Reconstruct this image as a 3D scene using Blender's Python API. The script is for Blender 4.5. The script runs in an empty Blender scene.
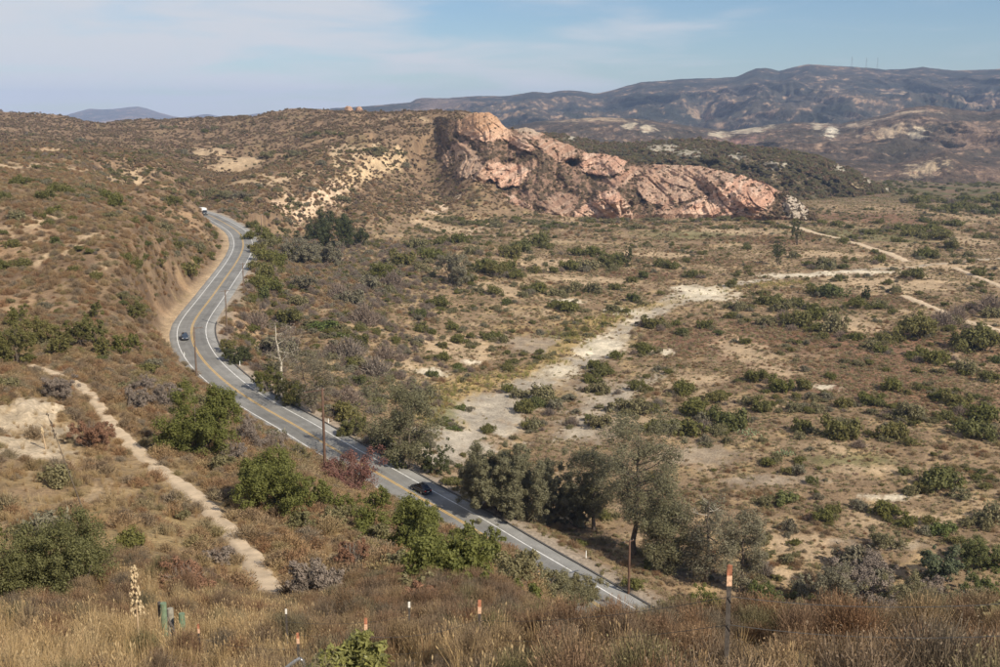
import bpy, bmesh, math, random
import numpy as np
from mathutils import Vector, Matrix

random.seed(7)
rng = np.random.default_rng(7)
SC = bpy.context.scene
COL = SC.collection

# ------------------------------------------------------------ camera, sky, sun, exposure
FPX, CX, CY = 1100.0, 500.0, 333.5
TH = math.atan((CY - 115.0) / FPX)
cd = bpy.data.cameras.new('camera')
cam = bpy.data.objects.new('camera', cd)
COL.objects.link(cam)
cd.sensor_width = 36.0
cd.lens = 36.0 * FPX / 1000.0
cd.clip_start = 0.1
cd.clip_end = 40000.0
cam.location = (0, 0, 0)
cam.rotation_euler = (math.pi / 2 - TH, 0, 0)
SC.camera = cam

SUN_ELEV = math.radians(37)
SUN_AZ = math.radians(134)            # clockwise from the view direction (+Y)
sun_dir = Vector((math.sin(SUN_AZ) * math.cos(SUN_ELEV), math.cos(SUN_AZ) * math.cos(SUN_ELEV), math.sin(SUN_ELEV)))
sd = bpy.data.lights.new('sun', 'SUN')
sd.energy = 5.0
sd.angle = math.radians(0.53)
sd.color = (1.0, 0.91, 0.76)
sun = bpy.data.objects.new('sun', sd)
sun.rotation_euler = (-sun_dir).to_track_quat('-Z', 'Y').to_euler()
COL.objects.link(sun)

world = bpy.data.worlds.new('World')
SC.world = world
world.use_nodes = True
wn = world.node_tree
wn.nodes.clear()
def N(tree, typ, **kw):
    n = tree.nodes.new(typ)
    for k, v in kw.items():
        setattr(n, k, v)
    return n
sky = N(wn, 'ShaderNodeTexSky', sky_type='NISHITA', sun_disc=False)
sky.sun_elevation = SUN_ELEV
sky.sun_rotation = SUN_AZ
sky.altitude = 300
sky.air_density = 1.0
sky.dust_density = 0.25
sky.ozone_density = 3.2
# thin cloud sheets: noise on the plane of the cloud deck seen along each direction
tc = N(wn, 'ShaderNodeTexCoord')
sep = N(wn, 'ShaderNodeSeparateXYZ')
wn.links.new(tc.outputs['Generated'], sep.inputs[0])
def M(tree, op, a, b=None, c=None, clamp=False):
    m = N(tree, 'ShaderNodeMath', operation=op, use_clamp=clamp)
    for i, v in enumerate((a, b, c)):
        if v is None: continue
        if isinstance(v, (int, float)): m.inputs[i].default_value = v
        else: tree.links.new(v, m.inputs[i])
    return m.outputs[0]
zz = M(wn, 'ADD', M(wn, 'MAXIMUM', sep.outputs[2], 0.0), 0.09)
cx = M(wn, 'DIVIDE', sep.outputs[0], zz)
cy = M(wn, 'DIVIDE', sep.outputs[1], zz)
cmb = N(wn, 'ShaderNodeCombineXYZ')
wn.links.new(cx, cmb.inputs[0]); wn.links.new(cy, cmb.inputs[1])
cn = N(wn, 'ShaderNodeTexNoise')
cn.inputs['Scale'].default_value = 0.95
cn.inputs['Detail'].default_value = 7
cn.inputs['Roughness'].default_value = 0.52
cn.inputs['Distortion'].default_value = 0.5
wn.links.new(cmb.outputs[0], cn.inputs['Vector'])
# the cloud bank thickens towards the west (-X) the way a front does
cov = M(wn, 'ADD', cn.outputs['Fac'], M(wn, 'MULTIPLY', sep.outputs[0], -0.55))
cr = N(wn, 'ShaderNodeMapRange')
cr.interpolation_type = 'SMOOTHSTEP'
cr.inputs['From Min'].default_value = 0.33
cr.inputs['From Max'].default_value = 0.74
cr.inputs['To Max'].default_value = 0.90
wn.links.new(cov, cr.inputs['Value'])
mixc = N(wn, 'ShaderNodeMix', data_type='RGBA')
mixc.inputs['B'].default_value = (8.3, 8.4, 8.8, 1)
wn.links.new(cr.outputs[0], mixc.inputs['Factor'])
tint = N(wn, 'ShaderNodeMix', data_type='RGBA', blend_type='MULTIPLY')
tint.inputs['Factor'].default_value = 1.0
tint.inputs['B'].default_value = (0.93, 1.02, 1.13, 1)
wn.links.new(sky.outputs[0], tint.inputs['A'])
wn.links.new(tint.outputs['Result'], mixc.inputs['A'])
bg = N(wn, 'ShaderNodeBackground')
bg.inputs['Strength'].default_value = 0.066
wo = N(wn, 'ShaderNodeOutputWorld')
wn.links.new(mixc.outputs['Result'], bg.inputs['Color'])
wn.links.new(bg.outputs[0], wo.inputs['Surface'])

SC.view_settings.view_transform = 'Standard'
SC.view_settings.look = 'None'
SC.view_settings.exposure = 0.37
SC.view_settings.gamma = 1.0
SC.view_settings.use_curve_mapping = False
SC.render.engine = 'CYCLES'
SC.cycles.max_bounces = 4
SC.cycles.diffuse_bounces = 2
SC.cycles.glossy_bounces = 2
SC.cycles.transmission_bounces = 3
SC.cycles.volume_bounces = 0
SC.cycles.transparent_max_bounces = 4
SC.cycles.use_denoising = True

# ------------------------------------------------------------ geometry of sight lines
ST, CT = math.sin(TH), math.cos(TH)
def ratio(u, v):
    """x/y and z/y of the sight line through photograph pixel (u, v)"""
    a = (u - CX) / FPX; b = (v - CY) / FPX
    yd = CT - b * ST
    return a / yd, (-ST - b * CT) / yd
def P(u, v, d):
    rx, rz = ratio(u, v)
    return rx * d, d, rz * d
def at_z(u, v, z):
    rx, rz = ratio(u, v)
    d = z / rz
    return rx * d, d, z
def to_px(x, y, z):
    fy = y * CT - z * ST
    return CX + FPX * x / fy, CY + FPX * (-y * ST - z * CT) / fy

# ------------------------------------------------------------ noise
def _hash(ix, iy, seed):
    h = (ix.astype(np.int64) * 374761393 + iy.astype(np.int64) * 668265263 + seed * 1442695041) & 0xffffffff
    h = ((h ^ (h >> 13)) * 1274126177) & 0xffffffff
    return (h ^ (h >> 16)) & 0xffff
_ang = np.linspace(0, 2 * np.pi, 65536, endpoint=False)
_GX, _GY = np.cos(_ang), np.sin(_ang)
def gnoise(x, y, seed=0):
    ix = np.floor(x); iy = np.floor(y)
    fx = x - ix; fy = y - iy
    ux = fx * fx * fx * (fx * (fx * 6 - 15) + 10); uy = fy * fy * fy * (fy * (fy * 6 - 15) + 10)
    def g(ox, oy):
        h = _hash(ix + ox, iy + oy, seed)
        return _GX[h] * (fx - ox) + _GY[h] * (fy - oy)
    a = g(0, 0) * (1 - ux) + g(1, 0) * ux
    b = g(0, 1) * (1 - ux) + g(1, 1) * ux
    return (a * (1 - uy) + b * uy) * 1.5
def fbm(x, y, octv=4, seed=0, rough=0.5):
    s = np.zeros_like(x); am = 1.0; tot = 0
    for i in range(octv):
        s += am * gnoise(x, y, seed + i * 17); tot += am
        x = x * 2.03 + 11.3; y = y * 2.03 - 7.1; am *= rough
    return s / tot
def ridged(x, y, octv=4, seed=0, rough=0.5):
    s = np.zeros_like(x); am = 1.0; tot = 0
    for i in range(octv):
        s += am * (1 - np.abs(gnoise(x, y, seed + i * 17)) * 2.0); tot += am
        x = x * 2.07 + 5.3; y = y * 2.07 - 3.1; am *= rough
    return s / tot
def sstep(a, b, x):
    t = np.clip((x - a) / (b - a), 0, 1)
    return t * t * (3 - 2 * t)

# ------------------------------------------------------------ the lie of the land
CTRL = []
def c(u, v, d): CTRL.append(P(u, v, d))
def cz(u, d, z):
    CTRL.append(((u - CX) / FPX * d * 1.03, d, z))
for x, y, z in ((0, 0, -1.75), (-14, 0, -2.6), (14, 0, -1.9), (-28, 0, -4), (28, 0, -2.6), (0, -14, 1.5), (-10, -14, 1), (10, -14, 2), (0, 6, -4.0)):
    CTRL.append((x, y, z))
# viewpoint slope
for u, v, d in ((-100, 667, 21), (0, 675, 20), (120, 675, 20), (250, 680, 17), (380, 682, 14), (500, 672, 12.5), (650, 680, 11.5), (760, 690, 11), (900, 684, 12), (1000, 680, 12), (1150, 680, 12),
    (500, 632, 22), (620, 652, 21), (760, 648, 21), (900, 640, 21), (1010, 634, 22), (1150, 634, 22),
    (0, 648, 27), (100, 644, 29), (200, 640, 32), (300, 642, 28), (400, 638, 26),
    (60, 600, 46), (180, 590, 48), (285, 606, 54), (400, 590, 48), (480, 590, 45),
    (270, 590, 60), (240, 545, 72), (200, 500, 88), (150, 462, 105), (110, 425, 122), (85, 390, 141), (60, 377, 152),
    (120, 520, 75), (30, 500, 84), (40, 450, 104), (0, 410, 118), (-100, 420, 118), (-100, 520, 76), (20, 390, 130), (-100, 370, 140),
    (340, 545, 76), (300, 490, 96), (390, 540, 88), (440, 560, 80), (440, 530, 112), (250, 440, 128), (180, 395, 150), (520, 565, 92), (330, 470, 150),
    (20, 360, 165), (100, 340, 185), (160, 365, 195), (-100, 340, 170)):
    c(u, v, d)
for u in (620, 740, 860, 1000, 1150):
    cz(u, 34, -19.2); cz(u, 60, -35.5); cz(u, 100, -58)
cz(560, 36, -18.9); cz(560, 64, -32); cz(560, 100, -48)
for u in (740, 860, 1000, 1150): cz(u, 132, -72.5)
# left hillside above the road
for u, v, d in ((100, 290, 235), (20, 300, 225), (-100, 300, 225), (120, 250, 275), (40, 250, 265), (-100, 240, 270), (150, 235, 330), (90, 215, 330), (20, 205, 320), (-100, 190, 330),
    (150, 205, 440), (170, 195, 560), (110, 190, 450), (60, 182, 430), (0, 178, 420), (-100, 165, 430),
    (160, 180, 640), (100, 170, 600), (30, 160, 580), (-100, 150, 600),
    (210, 190, 680), (150, 155, 820), (80, 148, 820), (0, 143, 820), (-100, 138, 820), (230, 165, 820),
    (200, 138, 1080), (120, 136, 1080), (40, 133, 1080), (-60, 130, 1080),
    (-80, 114, 1420), (0, 116, 1420), (45, 117.5, 1420), (70, 119.5, 1420), (90, 123.5, 1400), (130, 123.3, 1400), (180, 122.5, 1400), (215, 122, 1400), (250, 120.5, 1380),
    # middle hill
    (255, 185, 700), (300, 165, 800), (270, 150, 930), (330, 135, 960), (300, 128, 1080), (290, 111, 1230), (330, 110.5, 1220), (375, 113.5, 1180), (400, 113, 1130), (435, 112.5, 1080), (465, 113, 1040),
    (340, 212, 650), (300, 215, 640), (350, 180, 760), (400, 175, 820), (400, 140, 960), (390, 210, 700), (440, 175, 870), (440, 140, 960), (455, 150, 910), (462, 175, 840), (476, 195, 795), (492, 213, 765), (450, 212, 760), (290, 240, 550), (340, 245, 560), (390, 240, 600)):
    c(u, v, d)
for u in (-80, 0, 90, 180, 290, 400, 465): cz(u, 1750, -60)
# valley
for u, d, z in ((470, 560, -66), (520, 700, -71), (430, 470, -66), (360, 420, -64), (310, 400, -61), (330, 330, -63), (400, 330, -69), (400, 270, -70.5), (470, 400, -71.5), (560, 520, -72), (640, 600, -72), (620, 760, -72), (700, 740, -72), (760, 730, -72),
    (500, 250, -74.5), (480, 215, -73), (560, 300, -75), (560, 200, -73.5), (640, 180, -73), (640, 260, -74), (700, 220, -74), (740, 175, -73.5), (640, 350, -75.5), (740, 300, -73.5), (700, 420, -74.5), (820, 380, -73.5), (860, 250, -73), (830, 200, -73.5), (1000, 190, -73.5), (960, 260, -73), (1000, 340, -73.5), (900, 480, -74.5), (780, 520, -74.5), (1000, 480, -74.5), (1150, 220, -73.5), (1150, 360, -73.5), (1150, 540, -74),
    (820, 640, -73), (950, 680, -74.5), (820, 820, -72.5), (950, 900, -75), (1100, 760, -74.5), (880, 1050, -74), (1000, 1120, -76), (1150, 1100, -77),
    (560, 1000, -68), (700, 1000, -70), (820, 1250, -80), (650, 1300, -78), (1000, 1500, -88), (1150, 1500, -88), (600, 1750, -88), (800, 1750, -90), (1000, 2300, -95), (600, 2300, -95), (200, 2300, -70), (-50, 2300, -60)):
    cz(u, d, z)

# road centre line (photograph pixel on the yellow line, level of the road there)
ROADPX = [(150, 208, -48.6), (180, 208.5, -49.2), (205, 214, -50), (223, 222.3, -50.6), (238, 232, -51.3), (243, 242, -52), (241.8, 251.8, -52.6), (235, 264.5, -53.4), (224.5, 279.5, -54.3), (211.5, 297.5, -55.2), (198.3, 315, -56.1), (192.3, 326, -56.7), (191.6, 336, -57.2), (194.3, 346, -57.8), (201, 357.5, -58.5), (211.5, 369.5, -59.3), (235.5, 390, -60.8), (268, 410.5, -62.3), (298, 427, -63.2), (331, 447.5, -64), (380, 474.8, -65), (416, 496, -65.5), (455.5, 518, -66), (500, 546, -66.5), (560, 582, -67), (640, 632, -67.4), (740, 695, -67.8)]
def cat(pts, step):
    pts = [np.array(p, float) for p in pts]
    pts = [2 * pts[0] - pts[1]] + pts + [2 * pts[-1] - pts[-2]]
    out = []
    for i in range(1, len(pts) - 2):
        p0, p1, p2, p3 = pts[i - 1:i + 3]
        n = max(2, int(np.linalg.norm(p2 - p1) / step))
        for k in range(n):
            t = k / n
            out.append(0.5 * ((2 * p1) + (-p0 + p2) * t + (2 * p0 - 5 * p1 + 4 * p2 - p3) * t * t + (-p0 + 3 * p1 - 3 * p2 + p3) * t ** 3))
    out.append(pts[-2])
    return np.array(out)
RC = cat([at_z(*p) for p in ROADPX], 1.5)
for _ in range(12):                     # ease hand-picked kinks
    RC[1:-1] = RC[1:-1] * 0.5 + (RC[:-2] + RC[2:]) * 0.25
RT = np.gradient(RC[:, :2], axis=0)
RT /= np.linalg.norm(RT, axis=1)[:, None]
RN = np.stack([-RT[:, 1], RT[:, 0]], 1)   # left of travel; travel runs towards the camera, so this is the valley side
ROAD_ARC = np.concatenate([[0], np.cumsum(np.linalg.norm(np.diff(RC, axis=0), axis=1))])
PAVE_V, PAVE_H = 6.0, 5.6               # paved half width, valley side / hill side

TRAIL = cat([P(285, 608, 54), P(270, 590, 60), P(256, 565, 66.5), P(240, 545, 72), P(200, 500, 88), P(150, 462, 105), P(112, 425, 122), P(88, 392, 140), P(62, 377, 152), P(30, 366, 162)], 0.8)

cp = np.array(CTRL)
for p in RC[::14]: cp = np.vstack([cp, p + np.array([0, 0, -0.2])])
def as_(x, y):
    yy = np.maximum(y + 40.0, 2.0)
    return 3.0 * x / yy, np.log(yy)
def _phi(dx, dy): return -np.sqrt(dx * dx + dy * dy + 0.05 ** 2)
_ca, _cs = as_(cp[:, 0], cp[:, 1])
_n = len(cp)
_A = np.zeros((_n + 3, _n + 3))
_A[:_n, :_n] = _phi(_ca[:, None] - _ca[None], _cs[:, None] - _cs[None]) - 0.004 * np.eye(_n)
_A[:_n, _n] = 1; _A[:_n, _n + 1] = _ca; _A[:_n, _n + 2] = _cs
_A[_n:, :_n] = _A[:_n, _n:].T
_w = np.linalg.solve(_A, np.concatenate([cp[:, 2], [0, 0, 0]]))
def H0(x, y):
    out = np.empty(x.shape)
    for i in range(0, len(x), 20000):
        a, s = as_(x[i:i + 20000], y[i:i + 20000])
        out[i:i + 20000] = _phi(a[:, None] - _ca, s[:, None] - _cs) @ _w[:_n] + _w[_n] + _w[_n + 1] * a + _w[_n + 2] * s
    return out
SCARP_LINE = cat([P(270, 222, 605), P(284, 214, 625), P(302, 206, 655), P(322, 197, 690), P(345, 184, 745), P(366, 171, 800), P(386, 161, 850), P(402, 152, 900), P(412, 146, 930)], 4.0)
def near_line(x, y, line, reach):
    """signed distance (left +), index of nearest sample; far points get 1e6"""
    sd_ = np.full(x.shape, 1e6); ix = np.zeros(x.shape, int)
    lo = line[:, :2].min(0) - reach; hi = line[:, :2].max(0) + reach
    m = np.where((x > lo[0]) & (x < hi[0]) & (y > lo[1]) & (y < hi[1]))[0]
    t = np.gradient(line[:, :2], axis=0); t /= np.linalg.norm(t, axis=1)[:, None]
    for i in range(0, len(m), 20000):
        k = m[i:i + 20000]
        dx = x[k][:, None] - line[:, 0]; dy = y[k][:, None] - line[:, 1]
        j = np.argmin(dx * dx + dy * dy, 1)
        r = np.arange(len(k))
        ddx, ddy = dx[r, j], dy[r, j]
        s = np.sign(t[j, 0] * ddy - t[j, 1] * ddx)
        sd_[k] = s * np.sqrt(ddx ** 2 + ddy ** 2); ix[k] = j
    return sd_, ix
def H(x, y, want=False):
    x = np.asarray(x, float); y = np.asarray(y, float)
    h = H0(x, y)
    hill = sstep(-67, -54, h) * sstep(150, 380, y)
    wx = x + 14 * gnoise(x / 60, y / 60, 91); wy = y + 14 * gnoise(x / 60, y / 60, 92)
    g = ridged(wx / 75, wy / 95, 4, 3) - 0.55
    far = sstep(500, 900, y)
    h = h + hill * (5.0 + 2.0 * far) * g
    h = h + 0.9 * (1 - hill) * sstep(120, 260, y) * fbm(x / 28, y / 28, 3, 5)
    nearw = 1 - sstep(60, 150, y)
    h = h + nearw * sstep(4, 16, y) * (0.9 * fbm(x / 9, y / 9, 3, 8) + 0.12 * fbm(x / 1.1, y / 1.1, 2, 9))
    h = h + (1 - nearw) * (0.35 * fbm(x / 5, y / 5, 3, 10))
    # eroded scarp across the front of the middle hill
    sd2, _ = near_line(x, y, SCARP_LINE, 130)
    near_s = np.abs(sd2) < 1e5
    q = np.where(near_s, sd2, 0)
    ends_ = np.exp(-(q / 55) ** 2) * near_s
    h = h + ends_ * (6.5 * np.tanh(q / 9) + np.exp(-(q / 16) ** 2) * 6.0 * (ridged((x + .4 * y) / 17, (y - .4 * x) / 60, 3, 13, .55) - .5))
    # eroded bank beside the trail
    bx, by, _ = P(15, 425, 116)
    bank = np.exp(-(((x - bx) / 9) ** 2 + ((y - by) / 13) ** 2))
    h = h + bank * (2.2 * ridged(x / 6, y / 12, 3, 12) - 0.6)
    # trail bench
    td, ti = near_line(x, y, TRAIL, 12)
    tw = 1 - sstep(0.9, 4.5, np.abs(td))
    h = h * (1 - tw) + tw * (TRAIL[ti, 2])
    # road bench, cut on the hill side, fill on the valley side
    rd, ri = near_line(x, y, RC, 40)
    ad = np.abs(rd)
    flat = np.where(rd > 0, 7.2, 7.4)
    wide = np.where(rd > 0, 12, 9)
    rw = 1 - sstep(0, 1, (ad - flat) / wide)
    hill_side = rd < 0
    # wide sandy verge on the inside of the far bend
    h = h * (1 - rw) + rw * (RC[ri, 2] - 0.02)
    sub = 1 - sstep(5.0, 5.5, ad)
    h = h - 0.30 * sub
    if want: return h, rd, ri, td
    return h
def Hs(x, y): return float(H(np.array([x]), np.array([y]))[0])
def ground_at(u, v, d0=8.0, d1=1500.0):
    """march the sight line of a photograph pixel to the ground"""
    rx, rz = ratio(u, v)
    d = np.exp(np.linspace(math.log(d0), math.log(d1), 500))
    g = rz * d - H(rx * d, d)
    k = np.where(g < 0)[0]
    if len(k) == 0: return None
    k = k[0]
    if k == 0: dd = d[0]
    else:
        t = g[k - 1] / (g[k - 1] - g[k]); dd = d[k - 1] + t * (d[k] - d[k - 1])
    return rx * dd, dd, Hs(rx * dd, dd)
def ground_many(px):
    """vectorised ground_at for a list of (u, v)"""
    d = np.exp(np.linspace(math.log(8), math.log(1500), 420))
    px = np.array(px, float)
    out = []
    for u, v in px[:, :2]:
        rx, rz = ratio(u, v)
        out.append((rx, rz))
    out = np.array(out)
    X = (out[:, 0:1] * d).ravel(); Y = np.tile(d, len(out))
    g = (out[:, 1:2] * d) - H(X, Y).reshape(len(out), -1)
    res = []
    for i in range(len(out)):
        k = np.where(g[i] < 0)[0]
        if len(k) == 0: res.append(None); continue
        k = k[0]
        if k == 0: dd = d[0]
        else:
            t = g[i, k - 1] / (g[i, k - 1] - g[i, k]); dd = d[k - 1] + t * (d[k] - d[k - 1])
        res.append((out[i, 0] * dd, dd))
    ok = [r for r in res if r is not None]
    hz = H(np.array([r[0] for r in ok]), np.array([r[1] for r in ok])) if ok else []
    it = iter(hz)
    return [None if r is None else (r[0], r[1], float(next(it))) for r in res]

# ------------------------------------------------------------ mesh and material helpers
def link_mesh(name, verts, faces, mat=None, parent=None, smooth=False, mats=None, fmat=None):
    me = bpy.data.meshes.new(name)
    verts = np.asarray(verts, np.float32); 
    if isinstance(faces, np.ndarray):
        nf, k = faces.shape
        me.vertices.add(len(verts)); me.vertices.foreach_set('co', verts.ravel())
        me.loops.add(nf * k); me.loops.foreach_set('vertex_index', faces.ravel().astype(np.int32))
        me.polygons.add(nf); me.polygons.foreach_set('loop_start', np.arange(0, nf * k, k, dtype=np.int32))
        me.update(calc_edges=True)
    else:
        me.from_pydata([tuple(map(float, v)) for v in verts], [], faces)
    if smooth: me.polygons.foreach_set('use_smooth', np.ones(len(me.polygons), bool))
    if mats:
        for m in mats: me.materials.append(m)
        me.polygons.foreach_set('material_index', np.asarray(fmat, np.int32))
    elif mat: me.materials.append(mat)
    me.validate()
    o = bpy.data.objects.new(name, me)
    COL.objects.link(o)
    if parent: o.parent = parent
    return o
def tag(o, label=None, cat_=None, group=None, kind=None):
    if label: o['label'] = label
    if cat_: o['category'] = cat_
    if group: o['group'] = group
    if kind: o['kind'] = kind
    return o
def set_col(o, rgb):
    at = o.data.color_attributes.new('Col', 'FLOAT_COLOR', 'POINT')
    c4 = np.ones((len(rgb), 4), np.float32); c4[:, :3] = rgb
    at.data.foreach_set('color', c4.ravel())
def grid_faces(nr, nc):
    i = np.arange(nr - 1)[:, None] * nc + np.arange(nc - 1)[None]
    return np.stack([i, i + 1, i + nc + 1, i + nc], -1).reshape(-1, 4)
def lin(r, g, b):
    f = lambda c: (c / 255 / 12.92) if c / 255 <= 0.04045 else ((c / 255 + 0.055) / 1.055) ** 2.4
    return np.array([f(r), f(g), f(b)])
def mix(a, b, t):
    t = np.asarray(t)[..., None]
    return a * (1 - t) + b * t
def mat_new(name):
    m = bpy.data.materials.new(name); m.use_nodes = True
    nt = m.node_tree; nt.nodes.clear()
    out = N(nt, 'ShaderNodeOutputMaterial')
    return m, nt, out
def principled(name, col, rough=0.7, metal=0.0, spec=0.3, noise=0.0, nscale=4.0, bump=0.0):
    m, nt, out = mat_new(name)
    b = N(nt, 'ShaderNodeBsdfPrincipled')
    b.inputs['Roughness'].default_value = rough
    b.inputs['Metallic'].default_value = metal
    b.inputs['Specular IOR Level'].default_value = spec
    b.inputs['Base Color'].default_value = (*col, 1)
    if noise > 0 or bump > 0:
        t = N(nt, 'ShaderNodeTexCoord')
        n = N(nt, 'ShaderNodeTexNoise'); n.inputs['Scale'].default_value = nscale; n.inputs['Detail'].default_value = 6
        nt.links.new(t.outputs['Object'], n.inputs['Vector'])
        if noise > 0:
            mr = N(nt, 'ShaderNodeMapRange'); mr.inputs['From Min'].default_value = 0.3; mr.inputs['From Max'].default_value = 0.7
            mr.inputs['To Min'].default_value = 1 - noise; mr.inputs['To Max'].default_value = 1 + noise
            nt.links.new(n.outputs['Fac'], mr.inputs['Value'])
            mx = N(nt, 'ShaderNodeMix', data_type='RGBA', blend_type='MULTIPLY')
            mx.inputs['Factor'].default_value = 1; mx.inputs['A'].default_value = (*col, 1)
            nt.links.new(mr.outputs[0], mx.inputs['B'])
            nt.links.new(mx.outputs['Result'], b.inputs['Base Color'])
        if bump > 0:
            bp = N(nt, 'ShaderNodeBump'); bp.inputs['Strength'].default_value = 0.6; bp.inputs['Distance'].default_value = bump
            nt.links.new(n.outputs['Fac'], bp.inputs['Height']); nt.links.new(bp.outputs[0], b.inputs['Normal'])
    nt.links.new(b.outputs[0], out.inputs[0])
    return m
def earth_mat(name, scales, amount, bump_dist, rough=0.95):
    """vertex colour of the earth, broken up by noise at several real-world scales"""
    m, nt, out = mat_new(name)
    b = N(nt, 'ShaderNodeBsdfPrincipled'); b.inputs['Roughness'].default_value = rough; b.inputs['Specular IOR Level'].default_value = 0.1
    vc = N(nt, 'ShaderNodeVertexColor', layer_name='Col')
    t = N(nt, 'ShaderNodeTexCoord')
    cur = vc.outputs['Color']; hsum = None
    for sc_, am in zip(scales, amount):
        n = N(nt, 'ShaderNodeTexNoise'); n.inputs['Scale'].default_value = 1.0 / sc_; n.inputs['Detail'].default_value = 5; n.inputs['Roughness'].default_value = 0.65
        nt.links.new(t.outputs['Object'], n.inputs['Vector'])
        mr = N(nt, 'ShaderNodeMapRange'); mr.inputs['From Min'].default_value = 0.3; mr.inputs['From Max'].default_value = 0.7
        mr.inputs['To Min'].default_value = 1 - am; mr.inputs['To Max'].default_value = 1 + am
        nt.links.new(n.outputs['Fac'], mr.inputs['Value'])
        mx = N(nt, 'ShaderNodeMix', data_type='RGBA', blend_type='MULTIPLY'); mx.inputs['Factor'].default_value = 1
        nt.links.new(cur, mx.inputs['A']); nt.links.new(mr.outputs[0], mx.inputs['B'])
        cur = mx.outputs['Result']
        hsum = n.outputs['Fac'] if hsum is None else M(nt, 'ADD', hsum, n.outputs['Fac'])
    bp = N(nt, 'ShaderNodeBump'); bp.inputs['Strength'].default_value = 0.8; bp.inputs['Distance'].default_value = bump_dist
    nt.links.new(hsum, bp.inputs['Height'])
    nt.links.new(bp.outputs[0], b.inputs['Normal'])
    nt.links.new(cur, b.inputs['Base Color'])
    nt.links.new(b.outputs[0], out.inputs[0])
    return m
# ------------------------------------------------------------ ground sheet
C_BRUSH = np.array([0.160, 0.105, 0.066])
C_BRUSH2 = np.array([0.225, 0.155, 0.094])
C_DIRT = np.array([0.385, 0.283, 0.178])
C_PALE = np.array([0.60, 0.52, 0.39])
C_GRAVEL = np.array([0.37, 0.325, 0.26])
C_GRASS = np.array([0.40, 0.288, 0.145])
C_OCHRE = np.array([0.33, 0.235, 0.105])
C_GREEN = np.array([0.085, 0.095, 0.035])
C_RED = np.array([0.46, 0.235, 0.150])

_blob_cache = {}
def ellipse_field(x, y, blobs, seed):
    """soft ragged patches; blobs are (u, v, w, h) in photograph pixels, laid on the ground in metres"""
    f = np.zeros(x.shape)
    if id(blobs) not in _blob_cache:
        k = len(blobs)
        g3 = ground_many([(b[0], b[1]) for b in blobs] + [(b[0], b[1] - b[3] / 2) for b in blobs] + [(b[0], b[1] + b[3] / 2) for b in blobs])
        _blob_cache[id(blobs)] = (g3[:k], g3[k:2 * k], g3[2 * k:])
    ctr, top, bot = _blob_cache[id(blobs)]
    for b, cc, t_, b_ in zip(blobs, ctr, top, bot):
        if cc is None: continue
        d = cc[1]
        rx = b[2] / 2 * d / FPX * 1.05
        y0 = b_[1] if b_ else d * 0.95
        y1 = t_[1] if t_ else d * 1.06
        y1 = min(y1, d * 1.25); y0 = max(y0, d * 0.75)
        ry = max((y1 - y0) / 2, 1.0)
        m = (np.abs(x - cc[0]) < rx * 2.2) & (np.abs(y - cc[1]) < ry * 2.2)
        if not m.any(): continue
        xx, yy = x[m], y[m]
        s = max(rx, 1.5)
        n = fbm(xx / s * 2.6, yy / max(ry, 1.5) * 2.6, 5, seed, 0.72)
        r = np.sqrt(((xx - cc[0]) / rx) ** 2 + ((yy - cc[1]) / ry) ** 2) + 1.25 * n
        f[m] = np.maximum(f[m], 1 - sstep(0.45, 1.1, r))
    return f

PALE_BLOBS = [(705, 294, 72, 15), (690, 288, 40, 8), (602, 346, 46, 24), (562, 370, 40, 12), (628, 312, 46, 8), (585, 352, 30, 10), (825, 387, 36, 6), (891, 497, 56, 8), (665, 352, 24, 8), (570, 301, 40, 5), (800, 275, 120, 5), (860, 272, 90, 4), (430, 372, 40, 9), (470, 362, 26, 6),
              ]
BANK_BLOBS = [(40, 405, 62, 26), (15, 445, 70, 40), (60, 432, 40, 18), (20, 418, 70, 34), (45, 452, 60, 24)]
SCAR_BLOBS = [(48, 220, 30, 30), (30, 243, 20, 16), (92, 236, 30, 10), (112, 184, 34, 16), (45, 258, 12, 20), (20, 225, 30, 14), (70, 250, 14, 20), (95, 270, 12, 16), (60, 470, 40, 30), (100, 495, 30, 24)]
GRAVEL_BLOBS = [(480, 412, 70, 46), (455, 440, 46, 30), (520, 398, 60, 26), (545, 380, 50, 18), (505, 425, 60, 20), (540, 345, 90, 22), (600, 392, 90, 40), (700, 455, 100, 24), (590, 430, 70, 30), (770, 480, 120, 14), (880, 545, 120, 12)]
DIRT_BLOBS = [(780, 370, 60, 16), (740, 350, 60, 30), (849, 324, 56, 22), (945, 357, 60, 22), (795, 545, 90, 30), (780, 575, 60, 20), (570, 265, 150, 14), (720, 232, 130, 8), (890, 285, 180, 20), (960, 240, 60, 10), (930, 265, 140, 10), (470, 350, 60, 24), (440, 345, 50, 20), (400, 362, 40, 20), (900, 520, 160, 18), (700, 380, 60, 14), (870, 470, 100, 10), (580, 280, 120, 10), (830, 255, 100, 8), (660, 255, 90, 6), (500, 290, 90, 14), (620, 420, 100, 20), 
              (0, 165, 40, 10), (240, 163, 50, 12), (245, 182, 90, 5), (325, 198, 40, 14), (300, 208, 46, 14), (270, 178, 50, 5), (60, 152, 30, 6), (30, 172, 30, 6), (210, 150, 40, 10), (338, 150, 12, 24), (360, 150, 40, 6), (420, 222, 30, 8), (240, 158, 50, 16), (450, 230, 50, 8)]
OCHRE_BLOBS = [(470, 384, 90, 12), (540, 374, 70, 14), (520, 330, 60, 12), (590, 325, 90, 14), (640, 305, 80, 8), (445, 395, 40, 16), (560, 395, 40, 14), (630, 340, 34, 14)]
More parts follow.
